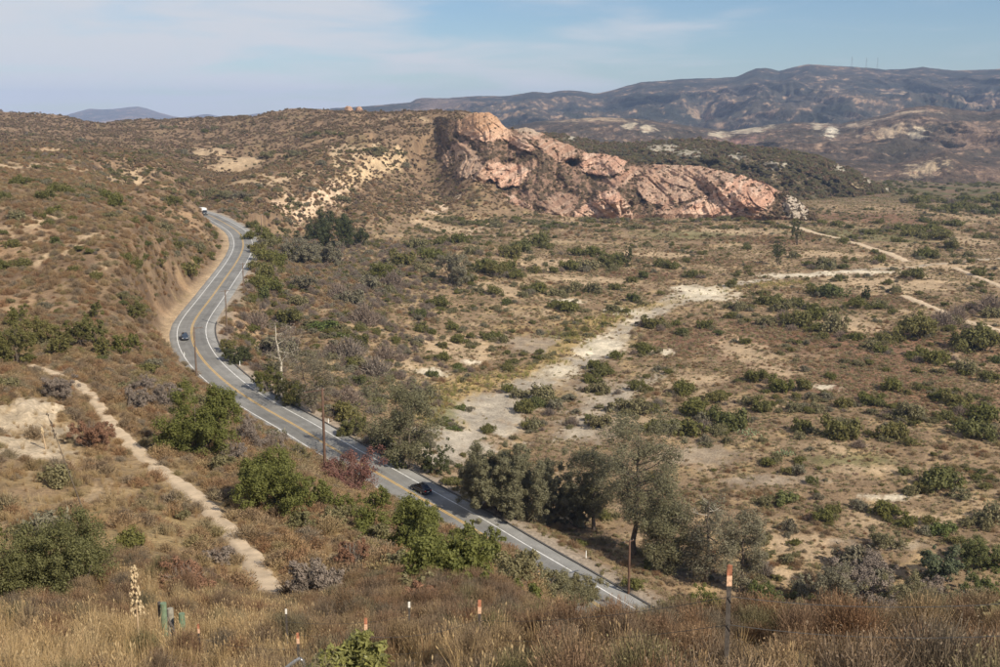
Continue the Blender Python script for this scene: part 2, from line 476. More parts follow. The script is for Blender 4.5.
BROWN_BLOBS = [(900, 345, 200, 40), (760, 330, 90, 26), (620, 260, 120, 8), (720, 262, 100, 8), (860, 372, 260, 60), (690, 340, 100, 44), (640, 275, 120, 12), (800, 340, 120, 30), (760, 240, 120, 10), (930, 400, 160, 40), (880, 300, 120, 12), (650, 210, 200, 8), (870, 218, 140, 14), (180, 572, 70, 26), (200, 600, 60, 14)]
GREENG_BLOBS = [(440, 410, 40, 40), (560, 335, 50, 10), (690, 235, 120, 10), (860, 235, 160, 16), (590, 345, 14, 14), (20, 185, 60, 12), (850, 460, 120, 14)]

def band_field(x, y, pts, seed):
    """a ragged ribbon along ground points; pts are (u, v, half width in metres)"""
    key = ('band', seed)
    if key not in _blob_cache:
        g = [p for p in ground_many([(p[0], p[1]) for p in pts])]
        _blob_cache[key] = cat([(a[0], a[1], w[2]) for a, w in zip(g, pts) if a], 3.0)
    ln = _blob_cache[key]
    sd_, ix = near_line(x, y, ln, 60)
    n = fbm(x / 6, y / 10, 5, seed, .7)
    return 1 - sstep(.45, 1.15, np.abs(sd_) / np.maximum(ln[ix, 2], .5) + 1.6 * n)
WASH = [(440, 462, 5), (452, 446, 9), (470, 425, 12), (492, 408, 11), (520, 392, 8), (548, 376, 7), (580, 360, 8), (606, 345, 8), (622, 330, 6), (640, 318, 6), (668, 304, 7), (700, 294, 8), (740, 284, 4), (790, 276, 2.5), (850, 271, 3), (920, 266, 2), (1000, 258, 2)]
WASH2 = [(560, 440, 4), (590, 420, 6), (612, 400, 6), (640, 385, 4), (664, 372, 3)]
OCHRE1 = [(430, 418, 8), (445, 396, 9), (480, 382, 6), (520, 374, 6), (560, 358, 6), (590, 330, 8), (630, 312, 6), (680, 300, 5), (730, 290, 6), (800, 282, 5)]
SCARPS = [([(284, 214, 9), (302, 206, 10), (322, 197, 9), (345, 184, 8)], (.56, .41, .28), .95), ([(345, 184, 7), (366, 171, 9), (386, 161, 9), (402, 152, 6)], (.52, .38, .23), .9), ([(430, 212, 4), (445, 205, 5), (458, 197, 5)], (.55, .42, .30), .95), ([(462, 236, 4), (478, 229, 5), (486, 224, 4)], (.47, .35, .24), .8), ([(382, 117.5, 3), (420, 118, 3), (452, 124, 3)], (.42, .31, .19), .8), ([(336, 166, 3), (352, 160, 3), (378, 142, 3)], (.44, .33, .21), .9), ([(330, 146, 3), (340, 158, 4), (337, 168, 4)], (.44, .33, .21), .9), ([(205, 193, 3), (240, 188, 3), (280, 181, 4), (320, 172, 4)], (.42, .31, .20), .8)]
def hill_stuff(x, y, h):
    return sstep(-66, -57, h) * sstep(130, 260, y)

NC, NR = 800, 760
aa = np.linspace(-0.74, 0.74, NC)
yy = np.exp(np.linspace(math.log(22.0), math.log(2640.0), NR)) - 40.0
X = (aa[None] * (yy[:, None] + 40.0)).ravel(); Y = np.repeat(yy, NC)
Z, RD, RI, TD = H(X, Y, True)
def ground_colour(X, Y, Z, RD, TD):
    n1 = fbm(X / 30, Y / 38, 5, 31, 0.6); n2 = fbm(X / 7, Y / 9, 4, 32, 0.6); n3 = fbm(X / 120, Y / 160, 3, 33)
    hill = hill_stuff(X, Y, Z)
    colr = mix(C_DIRT, C_BRUSH2, sstep(-0.25, 0.25, n1 + 0.7 * n2 + 0.28))
    colr = mix(colr, C_GRASS, 0.5 * sstep(0.0, 0.4, n2 - n1 * 0.4) * (1 - hill))
    # brush-covered hills with bare tan openings
    far = sstep(380, 650, Y)
    b = sstep(-0.34, 0.06, n1 + 0.6 * n2 + 0.3 * n3 + 0.06 + 0.2 * far)
    hc = mix(mix(C_DIRT * np.array([.92, .82, .76]), C_GRASS * .9, sstep(0.1, 0.5, n3)), mix(C_BRUSH, C_BRUSH2, sstep(-0.3, 0.3, n2)), b)
    hc = mix(hc, C_GREEN * np.array([1.35, 1.1, 1.1]), 0.35 * sstep(0.16, 0.46, fbm(X / 45, Y / 60, 4, 41) + 0.5 * n2))
    colr = mix(colr, hc, hill)
    near = 1 - sstep(60, 160, Y)
    nc_ = mix(C_GRASS * 0.85, C_BRUSH2 * 0.95, sstep(-0.2, 0.3, n2))
    colr = mix(colr, nc_, near)
    colr = mix(colr, C_BRUSH * np.array([1.15, 0.95, 0.95]), 0.85 * ellipse_field(X, Y, BROWN_BLOBS, 51))
    colr = mix(colr, C_DIRT * (1.1 + 0.2 * n2[:, None]), 0.8 * ellipse_field(X, Y, DIRT_BLOBS, 52))
    colr = mix(colr, C_GRAVEL * 0.95, 0.4 * ellipse_field(X, Y, GRAVEL_BLOBS, 54))
    wash = band_field(X, Y, WASH, 58); 
    colr = mix(colr, mix(C_GRAVEL, C_PALE, sstep(-.05, .4, n2 + .4 * n1) * (.2 + .6 * sstep(290, 330, Y))), 0.8 * np.maximum(wash, .7 * band_field(X, Y, WASH2, 59)))
    colr = mix(colr, C_OCHRE * 1.05, 0.9 * np.maximum(band_field(X, Y, OCHRE1, 60), ellipse_field(X, Y, OCHRE_BLOBS, 53) * .6) * (1 - .5 * wash))
    colr = mix(colr, C_GREEN * 1.3, 0.6 * ellipse_field(X, Y, GREENG_BLOBS, 55))
    colr = mix(colr, C_PALE, 0.9 * ellipse_field(X, Y, PALE_BLOBS, 56))
    colr = mix(colr, C_DIRT * 1.15, 0.85 * ellipse_field(X, Y, SCAR_BLOBS, 57))
    colr = mix(colr, np.array([.46, .375, .27]) * (1 + .25 * n2[:, None]), 0.8 * ellipse_field(X, Y, BANK_BLOBS, 561))
    for k, (ln_, c_, w_) in enumerate(SCARPS): colr = mix(colr, np.array(c_) * (1 + .3 * n2[:, None]), w_ * band_field(X, Y, ln_, 560 + k))
    colr = mix(colr, mix(C_BRUSH, C_GREEN, sstep(-.2, .3, n1)), .92 * sstep(860, 1040, Y) * (1 - hill))
    ad = np.abs(RD)
    verge = (1 - sstep(6.5, np.where(RD > 0, 12.0, 9.5), ad + 2.0 * n2))  
    colr = mix(colr, np.where((RD > 0)[:, None], np.array([.315, .262, .205]), C_DIRT * 1.08), 0.9 * verge)
    colr = mix(colr, C_DIRT * 1.1, 0.6 * (1 - sstep(0.5, 1.2, np.abs(TD) + 0.6 * n2)))
    colr *= (1 + 0.22 * n2)[:, None]
    return np.clip(colr, 0.01, 0.8)
ground = link_mesh('ground', np.stack([X, Y, Z], 1), grid_faces(NR, NC), earth_mat('earth', (0.5, 3.0, 14.0), (0.30, 0.24, 0.18), 0.25), smooth=True)
set_col(ground, ground_colour(X, Y, Z, RD, TD))
tag(ground, kind='structure')

# ------------------------------------------------------------ ridges behind: red cliff, dark hill, mountains
def interp_line(pts, u):
    pts = np.array(pts, float)
    # smooth-ish interpolation through hand-read skyline points
    return np.interp(u, pts[:, 0], pts[:, 1])
def ridge(name, crest, base, dc, db, u0, u1, ncol, nrow, prof, bumpf, colf, mat, back=(1.15, -40), nback=14, jag=0.0, seed=0, sink=0.0):
    """a hillside from its foot line to its skyline, then down its far side"""
    u = np.linspace(u0, u1, ncol)
    vc = interp_line(crest, u); vb = interp_line(base, u)
    if jag: vc = vc + jag * fbm(u / 9, u * 0 + seed, 4, seed, 0.6)
    ddc = interp_line(dc, u); ddb = interp_line(db, u)
    xc = np.array([ratio(a, b) for a, b in zip(u, vc)]); xb = np.array([ratio(a, b) for a, b in zip(u, vb)])
    s = np.linspace(0, 1, nrow)[:, None]
    d = ddb + (ddc - ddb) * s
    zc = xc[:, 1] * ddc; zb = xb[:, 1] * ddb
    z = zb + (zc - zb) * prof(s)
    rx = xb[:, 0] + (xc[:, 0] - xb[:, 0]) * s
    x = rx * d
    S = np.repeat(s, ncol, 1); U = np.repeat(u[None], nrow, 0)
    dd, dz = bumpf(U, S, x, d, z)
    d2 = d + dd
    x = rx * d2; z = z + dz - sink * (1 - sstep(0, 8, U - u0) + sstep(-8, 0, U - u1))
    # far side
    t = np.linspace(0, 1, nback + 1)[1:, None]
    db2 = d2[-1] * (1 + (back[0] - 1) * t)
    xb2 = rx[-1] * db2
    zb2 = z[-1] * (1 - t ** 1.4) + back[1] * t ** 1.4 - (1 - np.cos(t * 3.14)) * 0.5
    X = np.vstack([x, xb2]); Y = np.vstack([d2, db2]); Zz = np.vstack([z, zb2])
    o = link_mesh(name, np.stack([X.ravel(), Y.ravel(), Zz.ravel()], 1), grid_faces(nrow + nback, ncol), mat, smooth=True)
    Sx = np.vstack([S, np.ones((nback, ncol))]); Ux = np.vstack([U, np.repeat(u[None], nback, 0)])
    set_col(o, np.clip(colf(Ux.ravel(), Sx.ravel(), X.ravel(), Y.ravel(), Zz.ravel()), 0.01, 0.8))
    tag(o, kind='structure')
    return o

# red sandstone bluff: footline on the valley floor, crest falling away to the right
CLIFF_CREST = [(425, 118), (443, 116.5), (455, 121), (462, 119), (470, 114), (482, 111.6), (490, 113), (497, 117), (503, 125), (508, 129.5), (518, 128), (528, 128), (534, 129.5), (542, 133.5), (560, 141), (575, 147), (588, 153), (605, 153.5), (620, 158), (632, 163), (650, 164), (675, 165), (700, 166), (722, 171), (740, 175), (752, 178), (768, 184), (777, 190), (786, 193), (796, 198), (803, 204), (810, 212), (816, 217), (824, 224)]
CLIFF_BASE = [(425, 160), (450, 205), (480, 220), (520, 222), (560, 219), (620, 219), (680, 217), (750, 219), (790, 219), (816, 221), (824, 225)]
CLIFF_DC = [(425, 1090), (448, 980), (480, 930), (540, 900), (600, 880), (700, 850), (760, 815), (816, 775)]
CLIFF_DB = [(425, 960), (442, 880), (460, 815), (480, 786), (510, 774), (540, 770), (620, 775), (700, 780), (760, 765), (816, 768)]
BULGES = [(612, 203, 26, 14, 34), (640, 190, 22, 18, 12), (700, 195, 60, 18, 10), (590, 170, 14, 10, -2), (572, 167, 9, 6, -34), (625, 168, 22, 12, 14), (515, 185, 26, 14, 16), (482, 122, 20, 10, 10), (470, 175, 20, 20, 18), (530, 205, 40, 9, 12), (510, 148, 14, 10, -10), (528, 140, 14, 10, 10), (455, 195, 16, 18, 22), (560, 195, 16, 14, -12), (655, 190, 8, 10, -12), (760, 200, 24, 14, 12), (794, 207, 12, 9, 6)]
def cliff_v(U, S):
    return interp_line(CLIFF_BASE, U.ravel()).reshape(U.shape) * (1 - S) + interp_line(CLIFF_CREST, U.ravel()).reshape(U.shape) * S
ROCK_POLYS = [   # outlines of bare rock on the bluff (photograph pixels) and how unbroken each face is
    ([(456, 124), (462, 116), (472, 108), (484, 104), (500, 110), (508, 130), (502, 143), (486, 147), (470, 143), (458, 136)], 1.0),
    ([(498, 124), (512, 132), (524, 142), (536, 152), (530, 157), (512, 148), (500, 138)], .95),
    ([(512, 120), (536, 122), (546, 134), (538, 142), (522, 141)], .8),
    ([(440, 164), (453, 148), (468, 146), (478, 163), (490, 184), (480, 190), (464, 183), (449, 173)], .85),
    ([(486, 172), (498, 167), (520, 168), (530, 175), (521, 188), (501, 192), (488, 183)], .95),
    ([(490, 192), (505, 196), (530, 208), (548, 219), (520, 222), (504, 208)], .85),
    ([(470, 196), (484, 204), (492, 222), (478, 222)], .5),
    ([(540, 140), (576, 144), (576, 160), (560, 166), (545, 157), (536, 148)], .6),
    ([(581, 160), (590, 146), (612, 150), (626, 160), (624, 175), (605, 179), (582, 175)], .95),
    ([(568, 221), (580, 210), (592, 202), (602, 194), (613, 191), (623, 198), (631, 212), (634, 222)], 1.0),
    ([(606, 186), (622, 176), (634, 166), (642, 170), (628, 184), (613, 193)], .7),
    ([(540, 205), (560, 196), (580, 200), (572, 214), (550, 218)], .5),
    ([(636, 182), (648, 168), (666, 160), (700, 160), (742, 172), (720, 190), (690, 200), (668, 207), (652, 205), (640, 198)], .62),
    ([(676, 212), (700, 200), (724, 186), (746, 172), (778, 186), (776, 199), (756, 218), (720, 224), (690, 222)], 1.0),
    ([(655, 212), (668, 206), (680, 210), (690, 222), (660, 222)], .6),
    ([(783, 208), (786, 196), (797, 192), (808, 206), (806, 222), (790, 222)], .9)]
def poly_in(U, V, pts):
    ins = np.zeros(U.shape, bool); n = len(pts)
    for i in range(n):
        (x0, y0), (x1, y1) = pts[i], pts[(i + 1) % n]
        if y0 == y1: continue
        cond = (V > min(y0, y1)) & (V <= max(y0, y1))
        ins ^= cond & (U < x0 + (V - y0) / (y1 - y0) * (x1 - x0))
    return ins
def rock_face(U, V):
    """bare rock cover 0..1 with ragged edges"""
    a = fbm(U / 7, V / 5, 4, 82, .65); b = fbm(U / 7 + 40, V / 5, 4, 89, .65)
    f = np.zeros(U.shape)
    for pts, k in ROCK_POLYS:
        u0 = min(p[0] for p in pts) - 8; u1 = max(p[0] for p in pts) + 8
        m = (U > u0) & (U < u1)
        acc = np.zeros(m.sum())
        for e in (2, 3.5, 5, 6.5, 8, 10):
            acc += poly_in(U[m] + e * a[m], V[m] + e * .7 * b[m], pts)
        f[m] = np.maximum(f[m], k * acc / 6)
    return f
def cliff_bump(U, S, x, d, z):
    V = cliff_v(U, S)
    env = np.sin(np.pi * np.clip(S, 0, 1)) ** 0.6
    b = np.zeros(U.shape)
    for bu, bv, w, h, am in BULGES:
        r = np.sqrt(((U - bu) / w) ** 2 + ((V - bv) / h) ** 2) + 0.25 * fbm(U / 9, V / 7, 3, 77)
        b += am * np.exp(-r * r * 1.3)
    rk = rock_face(U.ravel(), V.ravel()).reshape(U.shape)
    wx = x + 10 * gnoise(x / 35, z / 22, 71); wz = z + 8 * gnoise(x / 30, z / 20, 72)
    g = ridged((wx + 0.5 * wz) / 46, wz / 80, 4, 61, 0.55) - 0.5           # gullies
    st = ridged((wx * 0.45 - wz) / 11, (wx + wz * 0.4) / 90, 3, 62, 0.6) - 0.5    # dipping beds
    fine = ridged(x / 9, z / 7, 4, 63, 0.6) - 0.5
    crack = np.abs(gnoise((wx + .8 * wz) / 15, (wz - .5 * wx) / 26, 68))
    bed = np.mod((wz - .45 * wx) / 8.5 + .8 * gnoise(x / 50, z / 40, 64), 1.0)
    dd = -(b + 25 * g + rk * (3.0 + 3.0 * st + 3.2 * bed) + (1.6 + 1.4 * rk) * fine - 4.0 * rk * (1 - sstep(0, .10, crack))) * env + 6 * (1 - sstep(0, .06, S))
    dz = env * (3.0 * g + 0.8 * fine)
    dz = dz * (1 - sstep(0.75, 1.0, S)) - 5.0 * (1 - sstep(0, .05, S))
    return dd, dz
def cliff_col(U, S, x, y, z):
    V = cliff_v(U, S)
    n2 = fbm(x / 16, z / 9, 4, 83, 0.6); n3 = fbm(x / 4, z / 3, 4, 90, .7)
    st = ridged((x * 0.45 - z) / 7, (x + z * .4) / 110, 4, 84, 0.65)
    red = mix(np.array([0.58, 0.335, 0.230]), np.array([0.77, 0.545, 0.405]), sstep(0.15, 0.85, st + 0.5 * n2))
    red = mix(red, np.array([0.56, 0.325, 0.175]), 0.75 * (1 - sstep(125, 155, V)) * sstep(0, 1, (545 - U) / 60))
    red = mix(red, np.array([0.56, 0.48, 0.38]), 0.9 * sstep(775, 784, U))
    red = mix(red, np.array([0.56, 0.47, 0.36]), 0.7 * sstep(512, 518, U) * (1 - sstep(538, 544, U)) * (1 - sstep(132, 140, V)))
    red = mix(red, np.array([0.52, 0.37, 0.255]), 0.7 * (1 - sstep(468, 500, U)) * sstep(140, 155, V))
    red = red * (1 + .22 * n3 - .22 * sstep(.62, .85, ridged((x * .45 - z) / 4.2, (x + z * .4) / 70, 3, 96, .6)))[:, None]
    scrub = mix(np.array([0.120, 0.086, 0.054]), np.array([0.34, 0.215, 0.150]), sstep(-0.10, 0.27, n3 + .5 * n2))
    scrub = mix(scrub, C_BRUSH, 1 - sstep(440, 470, U))
    f = rock_face(U, V)
    speck = sstep(.14, .32, n3 + .3 * n2 - .35 * (f - .8))
    return mix(scrub, red, f * (1 - .85 * speck))
rock_mat = earth_mat('bluff_rock', (1.0, 4.0, 14.0), (0.24, 0.20, 0.16), 2.4)
red_bluff = ridge('red_bluff', CLIFF_CREST, CLIFF_BASE, CLIFF_DC, CLIFF_DB, 425, 824, 620, 190, lambda s: s ** 0.92, cliff_bump, cliff_col, rock_mat, back=(1.10, -74), jag=2.2, seed=3, sink=14)

# dark scrub hill behind the bluff
HILL_CREST = [(520, 134), (545, 134), (560, 134), (578, 137.5), (600, 142), (630, 143), (660, 141), (700, 138.2), (720, 141.5), (740, 145.5), (785, 149.5), (817, 156), (835, 163), (853, 170), (872, 181), (888, 189), (904, 198), (912, 203)]
HILL_BASE = [(520, 200), (700, 205), (800, 209), (850, 206), (900, 204), (912, 203.6)]
def hill_bump(U, S, x, d, z):
    env = np.sin(np.pi * S) ** 0.7
    g = ridged((x + 30 * gnoise(x / 90, d / 90, 5)) / 75, d / 160, 4, 101, 0.55) - 0.5
    f = ridged(x / 16, d / 20, 3, 102) - 0.5
    return -(38 * g + 9 * f) * env, env * (9 * g + 2.5 * f) * (1 - S ** 3)
def hill_col(U, S, x, y, z):
    n = fbm(x / 40, z / 16, 4, 111, 0.6); n2 = fbm(x / 7, (z + .3 * y) / 6, 5, 112, 0.7)
    c_ = mix(np.array([0.060, 0.056, 0.034]), np.array([0.125, 0.095, 0.060]), sstep(-0.3, 0.4, n + 0.5 * n2))
    V = interp_line(HILL_BASE, U) * (1 - S) + interp_line(HILL_CREST, U) * S
    tan_ = sstep(0.22, 0.42, n + 0.6 * n2 - 0.05)
    c_ = mix(c_, np.array([0.36, 0.27, 0.16]), 0.75 * tan_)
    wr = np.zeros(U.shape)
    for bu, bv, w, h in ((670, 153, 16, 10), (655, 152, 8, 8), (775, 171, 14, 6), (690, 160, 18, 8), (735, 163, 14, 7), (868, 180, 8, 7), (888, 191, 8, 6), (898, 198, 10, 4), (570, 139, 8, 4), (840, 170, 10, 8)):
        wr = np.maximum(wr, 1 - sstep(0.3, 1.0, np.sqrt(((U - bu) / w) ** 2 + ((V - bv) / h) ** 2) + 1.7 * n2))
    return mix(c_, np.array([0.42, 0.37, 0.29]), 0.75 * wr)
hill_mat = earth_mat('scrub_hill', (2.5, 9.0), (0.30, 0.25), 1.5)
dark_hill = ridge('dark_hill', HILL_CREST, HILL_BASE, [(520, 1250), (700, 1240), (850, 1130), (912, 1075)], [(520, 930), (700, 930), (800, 940), (912, 1065)], 520, 912, 330, 110, lambda s: s ** 0.85, hill_bump, hill_col, hill_mat, back=(1.15, -85), jag=0.5, seed=5, sink=10)

# mountains
MTN_CREST = [(200, 112), (300, 110), (370, 106), (411, 102.3), (416, 99), (421, 98), (447, 98.2), (475, 96), (507, 96), (520, 94), (533, 91.6), (549, 93), (558, 91), (568, 90.3), (580, 91), (594, 93.6), (605, 92), (613, 90), (628, 85.5), (642, 82), (660, 81), (677, 79.4), (690, 78.6), (720, 78), (737, 76.6), (747, 72), (757, 68.2), (766, 68), (773, 69.4), (779, 71), (794, 67), (808, 64.2), (822, 65), (835, 66), (850, 66.6), (870, 68), (885, 69.6), (905, 69), (923, 67), (940, 69), (952, 70.4), (975, 70), (1000, 69), (1060, 66), (1150, 72), (1300, 80)]
FOOT_CREST = [(300, 140), (440, 132), (500, 128), (540, 121), (575, 119), (600, 117), (640, 119), (690, 126), (730, 131), (770, 125), (800, 122), (840, 124), (880, 116), (905, 108), (930, 105), (955, 109), (985, 112), (1020, 104), (1080, 100), (1200, 104), (1300, 110)]
LOW_CREST = [(700, 172), (760, 165), (800, 160), (850, 160), (890, 165), (920, 158), (945, 150), (970, 160), (1000, 166), (1050, 158), (1120, 150), (1300, 150)]
def mtn_bump(amp, wl, seed):
    def f(U, S, x, d, z):
        env = np.sin(np.pi * np.clip(S, 0, 1)) ** 0.8
        wx = x + wl * 0.5 * gnoise(x / wl, d / wl, seed)
        g = ridged(wx / wl, d / (wl * 2.2), 5, seed + 1, 0.55) - 0.5
        f2 = ridged(x / (wl * 0.22), d / (wl * 0.3), 4, seed + 2, 0.55) - 0.5
        lump = fbm(x / (wl * 2), d / (wl * 2), 3, seed + 3)
        return -(amp * 1.6 * g) * env, env * (amp * g + 0.22 * amp * f2 + 0.4 * amp * lump) * (1 - S ** 4)
    return f
def mtn_col(base, base2, tanw, wl, seed, pale=()):
    def f(U, S, x, y, z):
        n = fbm(x / wl, y / wl * 1.1 + z / wl * 2, 5, seed, 0.62); n2 = fbm(x / (wl * .16), (y * .5 + z * 2) / (wl * .16), 5, seed + 1, 0.68)
        c_ = mix(np.array(base), np.array(base2), sstep(-0.35, 0.35, n + 0.5 * n2))
        c_ = mix(c_, np.array([0.36, 0.245, 0.165]), 0.7 * sstep(0.17 - tanw, 0.36 - tanw, 0.5 * n + n2))
        for bu, bs, w, h, col_, k in pale:
            r = np.sqrt(((U - bu) / w) ** 2 + ((S - bs) / h) ** 2) + 1.9 * n2 + 0.4 * n
            c_ = mix(c_, np.array(col_), k * (1 - sstep(0.35, 1.0, r)))
        return c_
    return f
CR = (0.55, 0.46, 0.33)
mtn_mat = earth_mat('mountain_scrub', (8.0, 30.0, 90.0), (0.30, 0.30, 0.25), 9.0)
ridge('mountain_range', MTN_CREST, [(200, 150), (1300, 150)], [(200, 5200), (700, 5000), (1300, 4600)], [(200, 2900), (1300, 2700)], 330, 1150, 620, 190, lambda s: s ** 1.1, mtn_bump(72, 430, 131),
      mtn_col((0.034, 0.037, 0.032), (0.080, 0.066, 0.052), 0.0, 330, 141, [(905, .62, 24, .05, (.40, .29, .19), .8), (985, .5, 40, .1, (.36, .25, .17), .7), (830, .6, 14, .06, (.4, .29, .2), .7), (700, .5, 14, .08, (.38, .27, .18), .7), (440, .8, 30, .3, (.24, .17, .14), .6)]), mtn_mat, back=(1.2, -100), jag=0.5, seed=9)
ridge('mountain_foothill', FOOT_CREST, [(300, 172), (700, 176), (1300, 176)], [(300, 2500), (1300, 2350)], [(300, 1700), (1300, 1500)], 480, 1150, 520, 150, lambda s: s ** 0.95, mtn_bump(26, 200, 151),
      mtn_col((0.065, 0.055, 0.042), (0.115, 0.082, 0.060), 0.0, 150, 161, [(630, .80, 8, .10, CR, .9), (648, .78, 8, .10, CR, .9), (600, .95, 40, .07, (.42, .31, .20), .8), (720, .85, 14, .10, CR, .8), (750, .93, 26, .10, CR, .9), (735, .62, 30, .18, (.30, .17, .13), .8), (830, .80, 9, .16, (.62, .55, .43), 1.), (818, .90, 8, .1, CR, .8), (858, .85, 14, .1, (.40, .31, .22), .8), (890, .62, 30, .06, (.42, .32, .22), .9), (920, .55, 10, .05, CR, 1.), (975, .5, 30, .2, (.30, .2, .14), .6), (900, .9, 40, .03, (.42, .32, .22), .9)]), mtn_mat, back=(1.2, -100), jag=1.2, seed=11)
ridge('foothill', LOW_CREST, [(680, 203), (800, 200), (900, 194), (1000, 196), (1300, 198)], [(680, 1620), (1300, 1560)], [(680, 1150), (850, 1250), (920, 1300), (1300, 1230)], 690, 1150, 380, 100, lambda s: s ** 1.2, mtn_bump(13, 120, 171),
      mtn_col((0.070, 0.056, 0.042), (0.115, 0.080, 0.058), -0.03, 90, 181, [(925, .70, 22, .20, (.42, .32, .21), .9), (893, .4, 30, .06, (.40, .30, .2), .7), (880, .35, 16, .05, CR, .7), (990, .6, 20, .2, (.3, .2, .14), .6)]), mtn_mat, back=(1.15, -90), jag=1.0, seed=13)
FAR_CREST = [(20, 122), (63, 116), (75, 112.5), (90, 108.6), (102, 109.5), (114, 109), (126, 107.5), (138, 106.4), (147, 108.5), (156, 111.5), (168, 115), (180, 117.5), (195, 115.5), (207, 114), (218, 116), (228, 118.4), (250, 114.5), (268, 112), (300, 113), (340, 115)]
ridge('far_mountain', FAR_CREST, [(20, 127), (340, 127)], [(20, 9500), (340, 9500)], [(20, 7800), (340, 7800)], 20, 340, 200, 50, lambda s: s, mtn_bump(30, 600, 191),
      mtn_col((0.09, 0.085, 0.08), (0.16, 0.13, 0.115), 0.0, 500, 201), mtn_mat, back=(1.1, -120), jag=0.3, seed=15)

# ------------------------------------------------------------ road
def strip(name, c0, c1, off0, off1, dz, mat, thick=0.0, i0=0, i1=None, wob=0.0, seed=0, line=None, nrm=None):
    line = RC if line is None else line; nrm = RN if nrm is None else nrm
    i1 = len(line) if i1 is None else i1
    V, Fc = [], []
    for k, i in enumerate(range(i0, i1)):
        o0 = off0 + wob * math.sin(i * 0.9 + seed) * random.uniform(0.3, 1); o1 = off1 + wob * math.sin(i * 1.3 + seed + 2) * random.uniform(0.3, 1)
        a = line[i, :2] + nrm[i] * o0; b = line[i, :2] + nrm[i] * o1
        V += [(a[0], a[1], line[i, 2] + dz), (b[0], b[1], line[i, 2] + dz)]
        if thick: V += [(b[0], b[1], line[i, 2] + dz - thick), (a[0], a[1], line[i, 2] + dz - thick)]
    m = 4 if thick else 2
    n = i1 - i0
    for k in range(n - 1):
        p, q = k * m, (k + 1) * m
        if thick:
            for e in range(4):
                f = (e + 1) % 4
                Fc.append((p + f, p + e, q + e, q + f))
        else:
            Fc.append((p + 1, p, q, q + 1))
    if thick: Fc += [(0, 1, 2, 3), (n * 4 - 1, n * 4 - 2, n * 4 - 3, n * 4 - 4)]
    return link_mesh(name, V, Fc, mat)
def asphalt_mat():
    m, nt, out = mat_new('asphalt')
    b = N(nt, 'ShaderNodeBsdfPrincipled'); b.inputs['Roughness'].default_value = 0.85; b.inputs['Specular IOR Level'].default_value = 0.25
    t = N(nt, 'ShaderNodeTexCoord')
    cur = None
    for s_, lo, hi in ((0.05, 0.86, 1.14), (0.35, 0.88, 1.12), (6.0, 0.85, 1.15)):
        n = N(nt, 'ShaderNodeTexNoise'); n.inputs['Scale'].default_value = s_; n.inputs['Detail'].default_value = 5
        nt.links.new(t.outputs['Object'], n.inputs['Vector'])
        mr = N(nt, 'ShaderNodeMapRange'); mr.inputs['From Min'].default_value = 0.35; mr.inputs['From Max'].default_value = 0.65
        mr.inputs['To Min'].default_value = lo; mr.inputs['To Max'].default_value = hi
        nt.links.new(n.outputs['Fac'], mr.inputs['Value'])
        cur = mr.outputs[0] if cur is None else M(nt, 'MULTIPLY', cur, mr.outputs[0])
    # lengthwise wear from tyres: colour attribute across the lane
    vc = N(nt, 'ShaderNodeVertexColor', layer_name='Col')
    mx = N(nt, 'ShaderNodeMix', data_type='RGBA', blend_type='MULTIPLY'); mx.inputs['Factor'].default_value = 1
    nt.links.new(vc.outputs['Color'], mx.inputs['A']); nt.links.new(cur, mx.inputs['B'])
    nt.links.new(mx.outputs['Result'], b.inputs['Base Color'])
    nt.links.new(b.outputs[0], out.inputs[0])
    return m
# carriageway: 15 strips across so that the wheel tracks can be a little darker
offs = np.array([-PAVE_H - 0.25, -PAVE_H, -4.6, -3.7, -2.9, -2.3, -1.8, -1.2, -0.5, 0, 0.5, 1.2, 1.8, 2.3, 2.9, 3.7, 4.6, PAVE_V, PAVE_V + 0.25])
drop = np.array([-0.25] + [0.02] * 17 + [-0.25])
crown = 0.05 - 0.010 * np.abs(offs)
ragL = 0.25 * fbm(ROAD_ARC / 3.0, ROAD_ARC * 0, 3, 3); ragR = 0.15 * fbm(ROAD_ARC / 3.0, ROAD_ARC * 0 + 9, 3, 4)
OF = np.repeat(offs[None], len(RC), 0)
OF[:, :2] += ragL[:, None]; OF[:, -2:] += ragR[:, None]
RX = RC[:, 0:1] + RN[:, 0:1] * OF; RY = RC[:, 1:2] + RN[:, 1:2] * OF; RZ = RC[:, 2:3] + (crown + drop)[None]
road = link_mesh('road', np.stack([RX.ravel(), RY.ravel(), RZ.ravel()], 1), grid_faces(len(RC), len(offs)), asphalt_mat(), smooth=False)
shade_ = np.interp(np.abs(offs), [0, 0.5, 1.0, 1.8, 2.5, 3.2, 3.8, 4.6, 6.0, 6.3], [0.205, 0.195, 0.172, 0.200, 0.176, 0.200, 0.220, 0.245, 0.26, 0.26])
shade_ = np.repeat(shade_[None], len(RC), 0)
shade_ = shade_ * (1 + .16 * fbm(np.repeat(ROAD_ARC[:, None], len(offs), 1) / 9, OF / 1.3, 4, 95, .6))
for a0_, a1_, o0_, o1_, k_ in ((60, 74, .4, 3.4, .80), (150, 190, -3.5, -.4, .88), (255, 262, -3.6, 3.6, .84), (330, 352, .4, 3.5, .86), (405, 440, -3.4, -.5, .84), (470, 476, -3.6, 3.6, .8)):   # patched stretches
    shade_ = np.where((ROAD_ARC[:, None] > a0_) & (ROAD_ARC[:, None] < a1_) & (OF > o0_) & (OF < o1_), shade_ * k_, shade_)
shade_ = shade_.ravel()
set_col(road, np.stack([shade_ * 1.0, shade_ * 0.97, shade_ * 0.905], 1))
tag(road, kind='structure')
